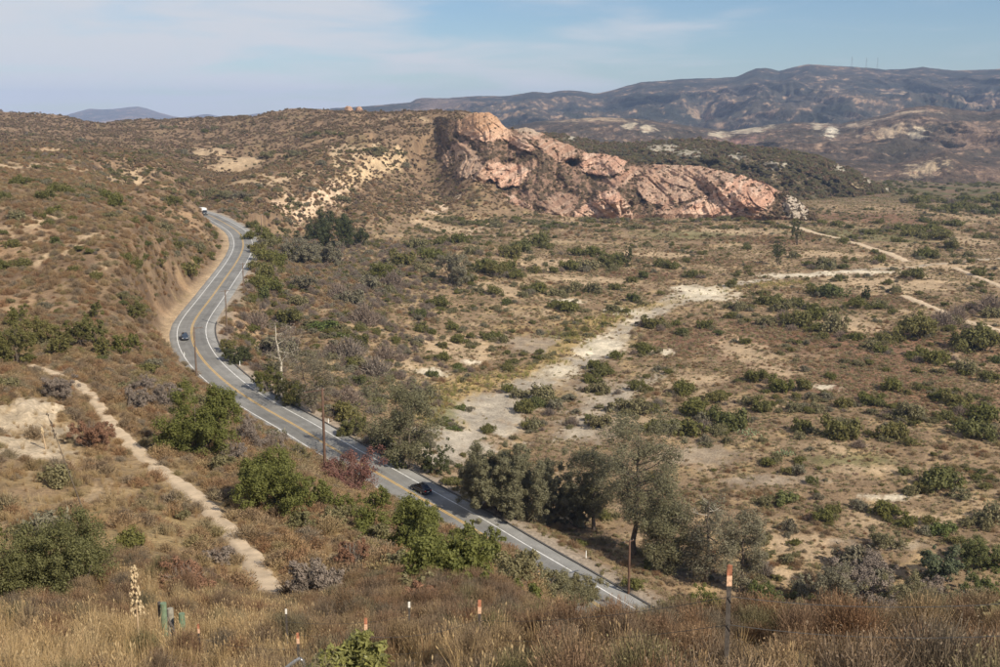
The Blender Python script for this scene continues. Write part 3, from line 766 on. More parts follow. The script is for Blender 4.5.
def worn_paint(name, col, wear=0.35):
    m, nt, out = mat_new(name)
    b = N(nt, 'ShaderNodeBsdfPrincipled'); b.inputs['Roughness'].default_value = 0.7
    t = N(nt, 'ShaderNodeTexCoord')
    n = N(nt, 'ShaderNodeTexNoise'); n.inputs['Scale'].default_value = 1.2; n.inputs['Detail'].default_value = 6
    nt.links.new(t.outputs['Object'], n.inputs['Vector'])
    mr = N(nt, 'ShaderNodeMapRange'); mr.inputs['From Min'].default_value = 0.42; mr.inputs['From Max'].default_value = 0.62; mr.inputs['To Max'].default_value = wear
    nt.links.new(n.outputs['Fac'], mr.inputs['Value'])
    mx = N(nt, 'ShaderNodeMix', data_type='RGBA'); mx.inputs['A'].default_value = (*col, 1); mx.inputs['B'].default_value = (0.16, 0.155, 0.15, 1)
    nt.links.new(mr.outputs[0], mx.inputs['Factor']); nt.links.new(mx.outputs['Result'], b.inputs['Base Color'])
    nt.links.new(b.outputs[0], out.inputs[0])
    return m
M_YEL = worn_paint('yellow_road_paint', (0.60, 0.36, 0.07)); M_WHT = worn_paint('white_road_paint', (0.72, 0.71, 0.68))
def marking(name, o0, o1, mat):
    a = strip(name, 0, 0, o0, o1, 0.076 - 0.010 * (abs(o0) + abs(o1)) / 2, mat)
    tag(a, kind='structure'); return a
marking('yellow_centre_line', -0.26, -0.09, M_YEL)
marking('yellow_centre_line', 0.09, 0.26, M_YEL)
marking('white_edge_line', 3.62, 3.82, M_WHT)
marking('white_edge_line', -3.82, -3.62, M_WHT)
# low asphalt kerb along the valley side of the lower road
i_k = int(np.argmin(np.abs(RC[:, 1] - 300) + (RC[:, 0] > 0) * 0))
kerb = strip('asphalt_kerb', 0, 0, PAVE_V + 0.02, PAVE_V + 0.34, 0.16, principled('kerb_asphalt', (0.085, 0.08, 0.075), 0.9, noise=0.2), thick=0.5, i0=i_k, wob=0.02)
tag(kerb, kind='structure')

# ------------------------------------------------------------ paths
M_PATH = principled('path_dust', (0.50, 0.385, 0.26), 0.95, noise=0.22, nscale=0.8, bump=0.04)
def draped_path(name, line, half, lift=0.05, seed=1):
    line = np.asarray(line)
    t = np.gradient(line[:, :2], axis=0); t /= np.linalg.norm(t, axis=1)[:, None]
    nr = np.stack([-t[:, 1], t[:, 0]], 1)
    k = np.arange(len(line), dtype=float)
    wl = half * (1 + 0.9 * fbm(k / 3, k * 0 + seed, 4, seed, .65)); wr = half * (1 + 0.9 * fbm(k / 3, k * 0 + seed + 5, 4, seed + 5, .65))
    cols = np.linspace(-1, 1, 7)
    PX = np.stack([line[:, 0] + nr[:, 0] * np.where(q < 0, wl, wr) * q for q in cols], 1)
    PY = np.stack([line[:, 1] + nr[:, 1] * np.where(q < 0, wl, wr) * q for q in cols], 1)
    PZ = H(PX.ravel(), PY.ravel()).reshape(PX.shape) + lift - np.where(np.abs(cols) > 0.99, lift + 0.06, 0)[None]
    o = link_mesh(name, np.stack([PX.ravel(), PY.ravel(), PZ.ravel()], 1), grid_faces(len(line), 7)[:, ::-1], M_PATH, smooth=True)
    tag(o, kind='structure'); return o
TRACKS = []
draped_path('foot_path', TRAIL, 0.82, 0.17)
for k, (pts, hw) in enumerate((([(790, 226), (815, 233), (850, 242), (880, 251), (908, 262)], 2.7), ([(905, 296), (930, 307), (960, 319), (1000, 331), (1040, 343)], 2.2), ([(955, 268), (985, 280), (1020, 296)], 1.7))):
    gp = [p for p in ground_many(pts) if p]
    TRACKS.append((cat(gp, 2.0), hw))
    draped_path('dirt_track', TRACKS[-1][0], hw, 0.3, 3 + k)

# ------------------------------------------------------------ air
def haze_box():
    x0, x1, y0, y1, z0, z1 = -7000, 7000, -60, 11500, -135, 235
    V = [(x, y, z) for z in (z0, z1) for y in (y0, y1) for x in (x0, x1)]
    Fc = [(0, 2, 3, 1), (4, 5, 7, 6), (0, 1, 5, 4), (1, 3, 7, 5), (3, 2, 6, 7), (2, 0, 4, 6)]
    m, nt, out = mat_new('haze_air')
    v = N(nt, 'ShaderNodeVolumePrincipled')
    v.inputs['Color'].default_value = (0.50, 0.66, 1.0, 1)
    v.inputs['Density'].default_value = 0.000076
    v.inputs['Anisotropy'].default_value = 0.1
    nt.links.new(v.outputs[0], out.inputs['Volume'])
    o = link_mesh('haze', V, Fc, m)
    tag(o, kind='stuff', label='thin blue haze hanging over the valley and mountains', cat_='haze')
haze_box()

# ------------------------------------------------------------ foliage materials
def leaf_mat(name, cols, transl=0.35, rough=0.6, spec=0.25, vary=0.25):
    """leaf colour picked per plant from a ramp, then varied leaf by leaf"""
    m, nt, out = mat_new(name)
    oi = N(nt, 'ShaderNodeObjectInfo')
    rp = N(nt, 'ShaderNodeValToRGB'); rp.color_ramp.interpolation = 'LINEAR'
    e = rp.color_ramp.elements
    while len(e) < len(cols): e.new(0.5)
    for i, c_ in enumerate(cols):
        e[i].position = i / max(1, len(cols) - 1); e[i].color = (*c_, 1)
    nt.links.new(oi.outputs['Random'], rp.inputs['Fac'])
    t = N(nt, 'ShaderNodeTexCoord')
    n = N(nt, 'ShaderNodeTexNoise'); n.inputs['Scale'].default_value = 3.5; n.inputs['Detail'].default_value = 4; n.inputs['Roughness'].default_value = 0.8
    nt.links.new(t.outputs['Object'], n.inputs['Vector'])
    mr = N(nt, 'ShaderNodeMapRange'); mr.inputs['From Min'].default_value = 0.3; mr.inputs['From Max'].default_value = 0.7
    mr.inputs['To Min'].default_value = 1 - vary; mr.inputs['To Max'].default_value = 1 + vary
    nt.links.new(n.outputs['Fac'], mr.inputs['Value'])
    mx = N(nt, 'ShaderNodeMix', data_type='RGBA', blend_type='MULTIPLY'); mx.inputs['Factor'].default_value = 1
    nt.links.new(rp.outputs['Color'], mx.inputs['A']); nt.links.new(mr.outputs[0], mx.inputs['B'])
    b = N(nt, 'ShaderNodeBsdfPrincipled'); b.inputs['Roughness'].default_value = rough; b.inputs['Specular IOR Level'].default_value = spec
    nt.links.new(mx.outputs['Result'], b.inputs['Base Color'])
    tr = N(nt, 'ShaderNodeBsdfTranslucent'); nt.links.new(mx.outputs['Result'], tr.inputs['Color'])
    ms = N(nt, 'ShaderNodeMixShader'); ms.inputs[0].default_value = transl
    nt.links.new(b.outputs[0], ms.inputs[1]); nt.links.new(tr.outputs[0], ms.inputs[2])
    nt.links.new(ms.outputs[0], out.inputs[0])
    return m
L_GREEN = leaf_mat('shrub_leaf', [(.150, .150, .040), (.185, .175, .052), (.160, .152, .050), (.205, .180, .062), (.130, .142, .048)], 0.45)
L_OLIVE = leaf_mat('olive_leaf', [(.190, .172, .080), (.220, .190, .095), (.200, .182, .098)])
L_GREY = leaf_mat('grey_leaf', [(.200, .178, .112), (.215, .195, .130), (.185, .160, .105)], 0.3)
L_EUC = leaf_mat('gum_leaf', [(.195, .182, .100), (.210, .195, .112), (.200, .185, .115)], 0.4)
L_OAK = leaf_mat('oak_leaf', [(.070, .078, .028), (.085, .088, .034)], 0.3)
L_BRIGHT = leaf_mat('bright_leaf', [(.145, .165, .045), (.165, .170, .060), (.120, .150, .040)], 0.4)
L_RED = leaf_mat('red_sumac_leaf', [(.17, .085, .066), (.20, .095, .075)], 0.3)
L_DRY = leaf_mat('dry_twig', [(.280, .200, .122), (.300, .175, .096), (.410, .300, .165), (.215, .160, .110), (.360, .235, .122), (.270, .218, .158), (.300, .240, .118), (.255, .165, .100)], 0.22, 0.9, 0.1, 0.3)
L_GRASS = leaf_mat('dry_grass_blade', [(.42, .30, .155), (.36, .25, .125), (.46, .35, .20), (.33, .215, .115)], 0.3, 0.8, 0.15, 0.25)
L_VALLEY = leaf_mat('low_valley_scrub', [(.34, .26, .16), (.40, .31, .18), (.30, .21, .135), (.27, .235, .115), (.46, .38, .24), (.22, .21, .09), (.30, .20, .14)], 0.3, 0.9, 0.1)
L_FAR = leaf_mat('distant_scrub', [(.190, .125, .085), (.155, .122, .068), (.225, .150, .098), (.145, .118, .062), (.180, .120, .085)], 0.15, 0.9, 0.1)
BARK = principled('grey_brown_bark', (.115, .090, .068), 0.9, noise=0.35, nscale=3.0, bump=0.02)
BARK_PALE = principled('pale_dead_wood', (.47, .42, .34), 0.85, noise=0.25, nscale=4.0)

# ------------------------------------------------------------ plant meshes
def rnd_dirs(r, n):
    v = r.normal(size=(n, 3)); return v / np.linalg.norm(v, axis=1)[:, None]
def quads_at(c_, nrm, size, aspect, r, droop=0.0):
    """one leaf-like rhombus per centre"""
    n = len(c_)
    ref = rnd_dirs(r, n)
    if droop: ref = ref * (1 - droop) + np.array([0, 0, -1.0]) * droop
    t = np.cross(nrm, ref); t /= np.linalg.norm(t, axis=1)[:, None] + 1e-9
    w = np.cross(t, nrm)
    if droop: t, w = w, t
    s = size[:, None]
    V = np.stack([c_ - w * s * aspect, c_ + t * s * 0.5 , c_ + w * s * aspect, c_ - t * s * 0.5], 1)
    return V.reshape(-1, 3), np.arange(n * 4).reshape(-1, 4)
def clump_leaves(r, clumps, per, leaf, spread, aspect=0.8, up=0.25, droop=0.0):
    """clumps: (n,4) centre + radius, leaves gathered round each"""
    cc = np.repeat(clumps[:, :3], per, 0); rr = np.repeat(clumps[:, 3], per)
    d = rnd_dirs(r, len(cc)); rad = r.random(len(cc)) ** 0.45
    p = cc + d * (rr * rad * spread)[:, None]
    nrm = d + rnd_dirs(r, len(cc)) * 0.7 + np.array([0, 0, up])
    nrm /= np.linalg.norm(nrm, axis=1)[:, None]
    return quads_at(p, nrm, leaf * r.uniform(0.6, 1.35, len(cc)), aspect, r, droop)
def tube(pts, rad, sides=5):
    pts = np.asarray(pts, float); n = len(pts)
    t = np.gradient(pts, axis=0); t /= np.linalg.norm(t, axis=1)[:, None] + 1e-9
    ref = np.array([0.3, 0.9, 0.2]); a = np.cross(t, ref); a /= np.linalg.norm(a, axis=1)[:, None] + 1e-9
    b = np.cross(t, a)
    ang = np.arange(sides) / sides * 2 * np.pi
    V = pts[:, None] + np.asarray(rad)[:, None, None] * (a[:, None] * np.cos(ang)[None, :, None] + b[:, None] * np.sin(ang)[None, :, None])
    Fc = [(i * sides + k, i * sides + (k + 1) % sides, (i + 1) * sides + (k + 1) % sides, (i + 1) * sides + k) for i in range(n - 1) for k in range(sides)]
    return V.reshape(-1, 3), np.array(Fc)
class MB:
    def __init__(s): s.v = []; s.f = []; s.m = []; s.n = 0
    def add(s, VF, mi=0):
        V, Fc = VF
        s.v.append(np.asarray(V, float)); s.f.append(np.asarray(Fc) + s.n); s.m.append(np.full(len(Fc), mi)); s.n += len(V)
        return s
    def arr(s): return np.vstack(s.v), np.vstack(s.f), np.concatenate(s.m)
    def mesh(s, name, mats):
        V, Fc, mi = s.arr()
        o = link_mesh(name, V, Fc, mats=mats, fmat=mi)
        me = o.data; bpy.data.objects.remove(o)
        me.name = name
        return me
    def build(s, name, mats, parent=None):
        me = s.mesh(name, mats)
        o = bpy.data.objects.new(name, me); COL.objects.link(o)
        if parent: o.parent = parent
        return o
def dome_clumps(r, n, w=1.0, h=1.0, lobes=5, rad=(0.16, 0.30), lrad=(.38, .58), lsp=.5):
    """clump centres over a lumpy dome of half width w and height h sitting on z=0"""
    lc = np.stack([r.uniform(-lsp, lsp, lobes) * w, r.uniform(-lsp, lsp, lobes) * w, r.uniform(.12, .60, lobes) * h], 1)
    lr = r.uniform(*lrad, lobes)
    k = r.integers(0, lobes, n)
    d = rnd_dirs(r, n); d[:, 2] = np.where(d[:, 2] < -0.55, -d[:, 2], d[:, 2])
    rr = r.random(n) ** 0.35
    p = lc[k] + d * (lr[k] * rr)[:, None] * np.array([w, w, h])
    p[:, 2] = np.clip(np.abs(p[:, 2]), 0.03 * h, h * 1.1)
    return np.column_stack([p, r.uniform(*rad, n) * w])
def stems(mb, r, n, w, h, mi, rad=0.03):
    for _ in range(n):
        a = r.uniform(0, 6.28); e = np.array([math.cos(a) * r.uniform(.2, .7) * w, math.sin(a) * r.uniform(.2, .7) * w, h * r.uniform(.5, .85)])
        b = np.array([math.cos(a) * .06 * w, math.sin(a) * .06 * w, -0.25])
        m_ = (e + b) / 2 + r.normal(size=3) * 0.06 * w
        mb.add(tube([b, m_, e], [rad * w, rad * .7 * w, rad * .25 * w], 4), mi)
def shrub_mesh(name, seed, leafm, nclump=34, per=16, leaf=0.15, h=0.8, aspect=0.8, lobes=5, up=0.25, stemm=None, rad=(0.16, 0.30), nst=6):
    r = np.random.default_rng(seed); mb = MB()
    mb.add(clump_leaves(r, dome_clumps(r, nclump, 1.0, h, lobes, rad), per, leaf, 1.0, aspect, up), 0)
    stems(mb, r, nst, 1.0, h, 1)
    return mb.mesh(name, [leafm, stemm or BARK])
def twig_mesh(name, seed, m, n=130, h=0.8, thin=0.030, leaves=70, ls=(.05, .13), el0=.25):
    """dry brush: fine twigs fanning out from a crown, tipped with seed heads"""
    r = np.random.default_rng(seed); V = []; Fc = []
    ends = []
    for i in range(n):
        a = r.uniform(0, 6.283); el = r.uniform(el0, 1.5); L = r.uniform(.65, 1.0)
        e = np.array([math.cos(a) * math.cos(el), math.sin(a) * math.cos(el), math.sin(el) * h]) * L
        b = np.array([r.normal() * .12, r.normal() * .12, -0.1])
        md = b * .45 + e * .55 + r.normal(size=3) * .07
        s = np.cross(e - b, r.normal(size=3)); s = s / (np.linalg.norm(s) + 1e-9) * thin
        k = len(V); V += [b - s * .6, b + s * .6, md + s, md - s, e]; Fc += [(k, k + 1, k + 2, k + 3)]
        Fc += [(k + 3, k + 2, k + 4, k + 4)]
        ends.append(e)
    V = np.array(V); Fq = np.array([f for f in Fc if len(set(f)) == 4]); Ft = np.array([f[:3] for f in Fc if len(set(f)) == 3])
    # close the tips as slim quads
    tips = V[Ft[:, 2]] + r.normal(size=(len(Ft), 3)) * thin * .7
    Vn = np.vstack([V, tips]); Fq2 = np.column_stack([Ft[:, 0], Ft[:, 1], Ft[:, 2], np.arange(len(tips)) + len(V)])
    mb = MB(); mb.add((Vn, np.vstack([Fq, Fq2])), 0)
    ends = np.array(ends)
    k = r.integers(0, len(ends), leaves)
    c_ = ends[k] * r.uniform(.55, 1.02, leaves)[:, None] + r.normal(size=(leaves, 3)) * .05
    nr = rnd_dirs(r, leaves)
    mb.add(quads_at(c_, nr, r.uniform(*ls, leaves), 0.8, r), 0)
    return mb.mesh(name, [m])
def tuft_mesh(name, seed, m, n=46, h=1.0, spread=.34, wd=.022, seedhead=False):
    r = np.random.default_rng(seed); V = []; Fc = []
    for i in range(n):
        a = r.uniform(0, 6.283); b = np.array([math.cos(a), math.sin(a), 0]) * r.uniform(0, .22); b[2] = -.06
        ln = r.uniform(.5, 1.0) * h; le = r.uniform(.05, .9) * spread
        md = b + np.array([math.cos(a) * le * .35, math.sin(a) * le * .35, ln * .6]); e = b + np.array([math.cos(a) * le, math.sin(a) * le, ln])
        s = np.array([-math.sin(a + r.normal()), math.cos(a + r.normal()), 0]) * wd
        k = len(V); V += [b - s, b + s, md + s * .8, md - s * .8, e + s * .25, e - s * .25]; Fc += [(k, k + 1, k + 2, k + 3), (k + 3, k + 2, k + 4, k + 5)]
        if seedhead and i % 2 == 0:
            k = len(V); q = s * 2.2; t_ = e + (e - md) * .30
            V += [e, (e + t_) / 2 + q, t_, (e + t_) / 2 - q]; Fc += [(k, k + 1, k + 2, k + 3)]
    mb = MB(); mb.add((np.array(V), np.array(Fc)), 0)
    return mb.mesh(name, [m])

def put(name, me, loc, s, rz=None, sz=None, label=None, cat_=None, group=None):
    o = bpy.data.objects.new(name, me); COL.objects.link(o)
    o.location = loc; o.rotation_euler = (0, 0, random.uniform(0, 6.283) if rz is None else rz)
    o.scale = (s, s, sz if sz else s)
    return tag(o, label, cat_, group)

# ------------------------------------------------------------ scatter (geometry nodes) for what nobody could count
def stuff(name, label, pts, scale, protos, pidx=None, squash=0.2, cat_=None):
    n = len(pts)
    me = bpy.data.meshes.new(name); me.vertices.add(n); me.vertices.foreach_set('co', np.asarray(pts, np.float32).ravel())
    def fa(nm, arr, typ='FLOAT'):
        at = me.attributes.new(nm, typ, 'POINT'); at.data.foreach_set('value', np.ascontiguousarray(arr))
    fa('sc', np.asarray(scale, np.float32))
    fa('rz', rng.uniform(0, 6.283, n).astype(np.float32))
    fa('sq', rng.uniform(1 - squash, 1 + squash, n).astype(np.float32))
    fa('pi', (rng.integers(0, len(protos), n) if pidx is None else pidx).astype(np.int32), 'INT')
    o = bpy.data.objects.new(name, me); COL.objects.link(o)
    g = bpy.data.node_groups.new(name + '_scatter', 'GeometryNodeTree')
    g.interface.new_socket('Geometry', in_out='INPUT', socket_type='NodeSocketGeometry')
    g.interface.new_socket('Geometry', in_out='OUTPUT', socket_type='NodeSocketGeometry')
    gi = N(g, 'NodeGroupInput'); go = N(g, 'NodeGroupOutput')
    iop = N(g, 'GeometryNodeInstanceOnPoints')
    jn = N(g, 'GeometryNodeJoinGeometry') if len(protos) > 1 else None
    last = None
    for p in reversed(protos):
        ob = N(g, 'GeometryNodeObjectInfo', transform_space='ORIGINAL'); ob.inputs['Object'].default_value = p; ob.inputs['As Instance'].default_value = True
        if jn: g.links.new(ob.outputs['Geometry'], jn.inputs[0])
        last = ob.outputs['Geometry']
    g.links.new(jn.outputs[0] if jn else last, iop.inputs['Instance'])
    iop.inputs['Pick Instance'].default_value = True
    def na(nm, typ='FLOAT'):
        a = N(g, 'GeometryNodeInputNamedAttribute', data_type=typ); a.inputs['Name'].default_value = nm; return a.outputs['Attribute']
    g.links.new(na('pi', 'INT'), iop.inputs['Instance Index'])
    cb = N(g, 'ShaderNodeCombineXYZ'); g.links.new(na('rz'), cb.inputs[2])
    g.links.new(cb.outputs[0], iop.inputs['Rotation'])
    s_ = na('sc'); cs = N(g, 'ShaderNodeCombineXYZ')
    mm = N(g, 'ShaderNodeMath', operation='MULTIPLY'); g.links.new(s_, mm.inputs[0]); g.links.new(na('sq'), mm.inputs[1])
    g.links.new(s_, cs.inputs[0]); g.links.new(s_, cs.inputs[1]); g.links.new(mm.outputs[0], cs.inputs[2])
    g.links.new(cs.outputs[0], iop.inputs['Scale'])
    g.links.new(gi.outputs[0], iop.inputs['Points']); g.links.new(iop.outputs[0], go.inputs[0])
    md = o.modifiers.new('scatter', 'NODES'); md.node_group = g
    tag(o, label, cat_, kind='stuff')
    return o

# prototypes (each mesh is also used by plants that stand in the scene on their own)
ME_GREEN = [shrub_mesh('green_shrub', 100 + i, L_GREEN, 64, 34, .080, .80, lobes=7, rad=(.12, .26)) for i in range(5)]
ME_OLIVE = [shrub_mesh('olive_shrub', 120 + i, L_OLIVE, 58, 32, .080, .75, lobes=7, rad=(.12, .26)) for i in range(3)]
ME_GREY = [shrub_mesh('grey_shrub', 130 + i, L_GREY, 58, 26, .065, .85, aspect=1.4, lobes=7, rad=(.12, .26), nst=16) for i in range(3)]
ME_BRIGHT = [shrub_mesh('bright_shrub', 140 + i, L_BRIGHT, 50, 30, .085, .75, rad=(.12, .26)) for i in range(2)]
ME_TWIG = [twig_mesh('dry_shrub', 150 + i, L_DRY, 300, .8, .012, 420, (.025, .06)) for i in range(5)]
L_NEARDRY = leaf_mat('wispy_twig', [(.250, .175, .105), (.270, .155, .090), (.215, .160, .110), (.330, .235, .135), (.240, .150, .092), (.205, .165, .120), (.215, .185, .090)], 0.2, 0.9, 0.1, 0.4)
ME_NEAR = [twig_mesh('wispy_shrub', 190 + i, L_NEARDRY, 800, 1.1, .0045, 1100, (.010, .026), .75) for i in range(4)]
ME_LOW = [shrub_mesh('low_scrub', 160 + i, L_VALLEY, 20, 20, .085, .55, lobes=5, nst=4, rad=(.12, .28)) for i in range(4)]
L_BARE = leaf_mat('bare_grey_twig', [(.255, .200, .160), (.290, .220, .170), (.225, .180, .145), (.280, .235, .190)], 0.15, 0.9, 0.1, 0.3)
ME_BARE = [twig_mesh('bare_shrub', 200 + i, L_BARE, 520, .95, .011, 620, (.022, .055)) for i in range(4)]
ME_FAR = [shrub_mesh('distant_shrub', 170 + i, L_FAR, 12, 9, .32, .62, lobes=3, nst=2) for i in range(4)]
ME_TUFT = [tuft_mesh('dry_grass_tuft', 180 + i, L_GRASS, 70, 1.0, .45, .0065, seedhead=(i > 1)) for i in range(4)]

SAT = []
def dress(px, meshes, name, label, cat_, group, hs=(0.95, 1.35), sink=0.10, squeeze=1.0):
    kind_of = lambda m: {'green_shrub': 'green', 'olive_shrub': 'olive', 'grey_shrub': 'grey', 'bright_shrub': 'yellow green', 'dry_shrub': 'brown twiggy', 'bare_shrub': 'bare'}.get(m.name.split('.')[0], 'green')
    """px: (u, v of the foot, width) in photograph pixels"""
    out = []
    for (u, v, w, *rest), g in zip(px, ground_many([(p[0], p[1]) for p in px])):
        if g is None: continue
        x, y, z = g
        s = w * y / FPX / 2.0 * 1.32 * squeeze
        if y > 1490 or s > 16: continue
        k = rest[0] if rest else random.uniform(*hs)
        me = random.choice(meshes)
        lb, gr = label, group
        if callable(label): lb, gr = label(u, v, s, kind_of(me), k)
        out.append(put(name, me, (x, y, z - sink * s), s, sz=s * k, label=lb, cat_=cat_, group=gr))
        for _ in range(random.choice((1, 2, 3, 4))):
            a_ = random.uniform(0, 6.283); q = s * random.uniform(.7, 1.5)
            SAT.append((x + math.cos(a_) * q, y + math.sin(a_) * q, s * random.uniform(.25, .6)))
    return out
def zl(ox, oy, sc_, lst): return [(ox + a / sc_, oy + b / sc_, w / sc_, *r) for a, b, w, *r in lst]

def size_word(s): return 'small' if s < 2.2 else ('medium' if s < 3.6 else ('large' if s < 5.5 else 'very large'))
def form(k): return 'low spreading' if k < 1.05 else ('rounded' if k < 1.22 else 'upright')
def lab_of(where, noun='shrub'):
    def f(u, v, s, kind, k):
        l = '%s %s %s %s %s' % (size_word(s), form(k + .25), kind, noun, where); return l, l + 's'
    return f
def lab_plateau(u, v, s, kind, k):
    where = 'below the skyline of the plateau' if v < 150 else ('on the slope of the middle ridge' if u > 255 else 'on the plateau behind the truck')
    l = '%s %s dark %s shrub %s' % (size_word(s), form(k + .3), kind, where); return l, l + 's'
def lab_hill(u, v, s, kind, k):
    where = 'high on the brown hillside above the road' if v < 200 else ('above the sandy verge of the road' if u > 150 else ('beside the bare scars of the hillside' if v < 235 else 'low on the hillside above the green hedge'))
    l = '%s %s %s shrub %s' % (size_word(s), form(k), kind, where); return l, l + 's'
def lab_mid(u, v, s, kind, k):
    where = 'at the foot of the middle ridge past the oaks' if v < 285 and u > 330 else ('on the slope just below the road' if u < 360 else 'on the scrubby flat beside the sandy wash')
    l = '%s %s %s shrub %s' % (size_word(s), form(k), kind, where); return l, l + 's'
def lab_grey(u, v, s, kind, k):
    where = 'in the leafless thicket between road and wash' if u < 480 else ('beside the dirt track on the far flat' if v < 340 else 'near the gum trees and the valley edge')
    l = '%s %s %s bush %s' % (size_word(s), form(k), 'bare grey brown' if kind == 'bare' else 'pale grey leaved', where); return l, l + 's'
def lab_valley(u, v, s, kind, k):
    if v < 258: where = 'on the flat in front of the red bluff'
    elif u < 680 and v < 300: where = 'on the flat beyond the wash'
    elif u < 640 and v < 400: where = 'along the pale gravel wash'
    elif u > 760 and v < 330: where = 'near the dirt tracks across the valley'
    elif v < 400: where = 'on the brown scrub flat beyond the wash'
    elif u < 740: where = 'on stony ground behind the gum trees'
    else: where = 'on the tan flat below the viewpoint'
    l = '%s %s %s shrub %s' % (size_word(s), form(k), kind, where); return l, l + 's'
# left hillside above the road
HS = zl(0, 80, 3.336, [(70, 350, 50), (55, 465, 75), (145, 400, 60), (185, 375, 40), (220, 380, 50), (295, 365, 45), (135, 460, 40), (185, 450, 60), (370, 460, 40), (40, 555, 50), (75, 625, 60), (10, 630, 60), (415, 600, 50), (455, 630, 50), (455, 480, 40), (495, 475, 40), (540, 500, 60), (580, 525, 40), (530, 545, 30), (490, 555, 35), (660, 565, 50), (625, 650, 70), (530, 615, 35), (320, 665, 50), (575, 415, 50), (385, 425, 60), (360, 400, 50), (430, 400, 30), (712, 520, 34), (692, 495, 34), (728, 560, 26), (180, 545, 40), (60, 350, 40), (15, 400, 40), (700, 590, 36), (655, 610, 40), (590, 560, 40), (245, 470, 30), (300, 580, 34), (250, 640, 40)])
dress(HS, ME_GREEN + ME_OLIVE[:1], 'green_shrub', lab_hill, 'shrub', None)
PL = zl(0, 80, 3.336, [(340, 320, 34), (375, 315, 44), (205, 290, 30), (490, 250, 60), (615, 250, 40), (715, 165, 40), (750, 230, 55), (490, 205, 35), (275, 210, 40), (560, 160, 34), (600, 345, 50), (640, 380, 50), (700, 385, 60), (760, 390, 60), (800, 395, 50), (570, 375, 50), (110, 185, 30)]) \
   + zl(250, 80, 3.336, [(520, 290, 45), (60, 260, 50), (195, 190, 50), (155, 250, 45), (275, 180, 40), (310, 180, 30), (430, 240, 60), (155, 420, 50), (205, 370, 40), (310, 400, 50), (240, 280, 35), (105, 320, 40), (25, 360, 40), (95, 370, 35), (335, 370, 40), (120, 470, 50), (90, 480, 40), (240, 100, 22), (110, 130, 24)])
dress(PL, ME_OLIVE + ME_GREY[:1], 'dark_shrub', lab_plateau, 'shrub', None, hs=(0.6, 0.9))
# roadside row outside the far bend
dress([(262, 236, 16), (268, 244, 18), (259, 252, 18), (265, 262, 20), (258, 271, 20), (266, 280, 20), (257, 288, 20), (250, 240, 12), (252, 228, 12), (270, 292, 22), (262, 300, 18), (252, 302, 12)], ME_GREEN[:3], 'roadside_shrub', lab_of('in the row outside the far bend of the road'), 'shrub', None, hs=(1.0, 1.5))
# between road and wash
MID = zl(250, 280, 3.336, [(625, 90, 75), (565, 125, 50), (575, 175, 58), (675, 165, 50), (640, 270, 52), (610, 325, 42), (640, 225, 40), (700, 210, 60), (790, 195, 60), (820, 190, 40), (760, 40, 40), (815, 50, 55), (730, 10, 60), (590, 5, 40), (365, 215, 64), (170, 85, 70), (130, 150, 90), (365, 350, 50), (60, 320, 80), (310, 470, 110), (340, 510, 70), (435, 120, 48), (500, 70, 40), (460, 40, 50)]) \
    + zl(250, 80, 3.336, [(440, 655, 95), (510, 615, 90), (640, 550, 60), (610, 600, 80), (740, 580, 60), (790, 640, 90), (820, 490, 40), (560, 560, 70), (580, 640, 60), (700, 545, 60), (150, 600, 90), (60, 560, 60), (90, 620, 70)])
dress(MID, ME_GREEN + ME_OLIVE, 'green_shrub', lab_mid, 'shrub', None)
dress(zl(250, 280, 3.336, [(240, 165, 110), (295, 190, 80), (700, 300, 70), (650, 470, 60), (700, 430, 60), (680, 500, 50)]), ME_BRIGHT, 'yellow_green_shrub', 'yellow green leafy bush on the edge of the sandy wash', 'shrub', 'yellow green bushes by the wash', hs=(.5, .7))
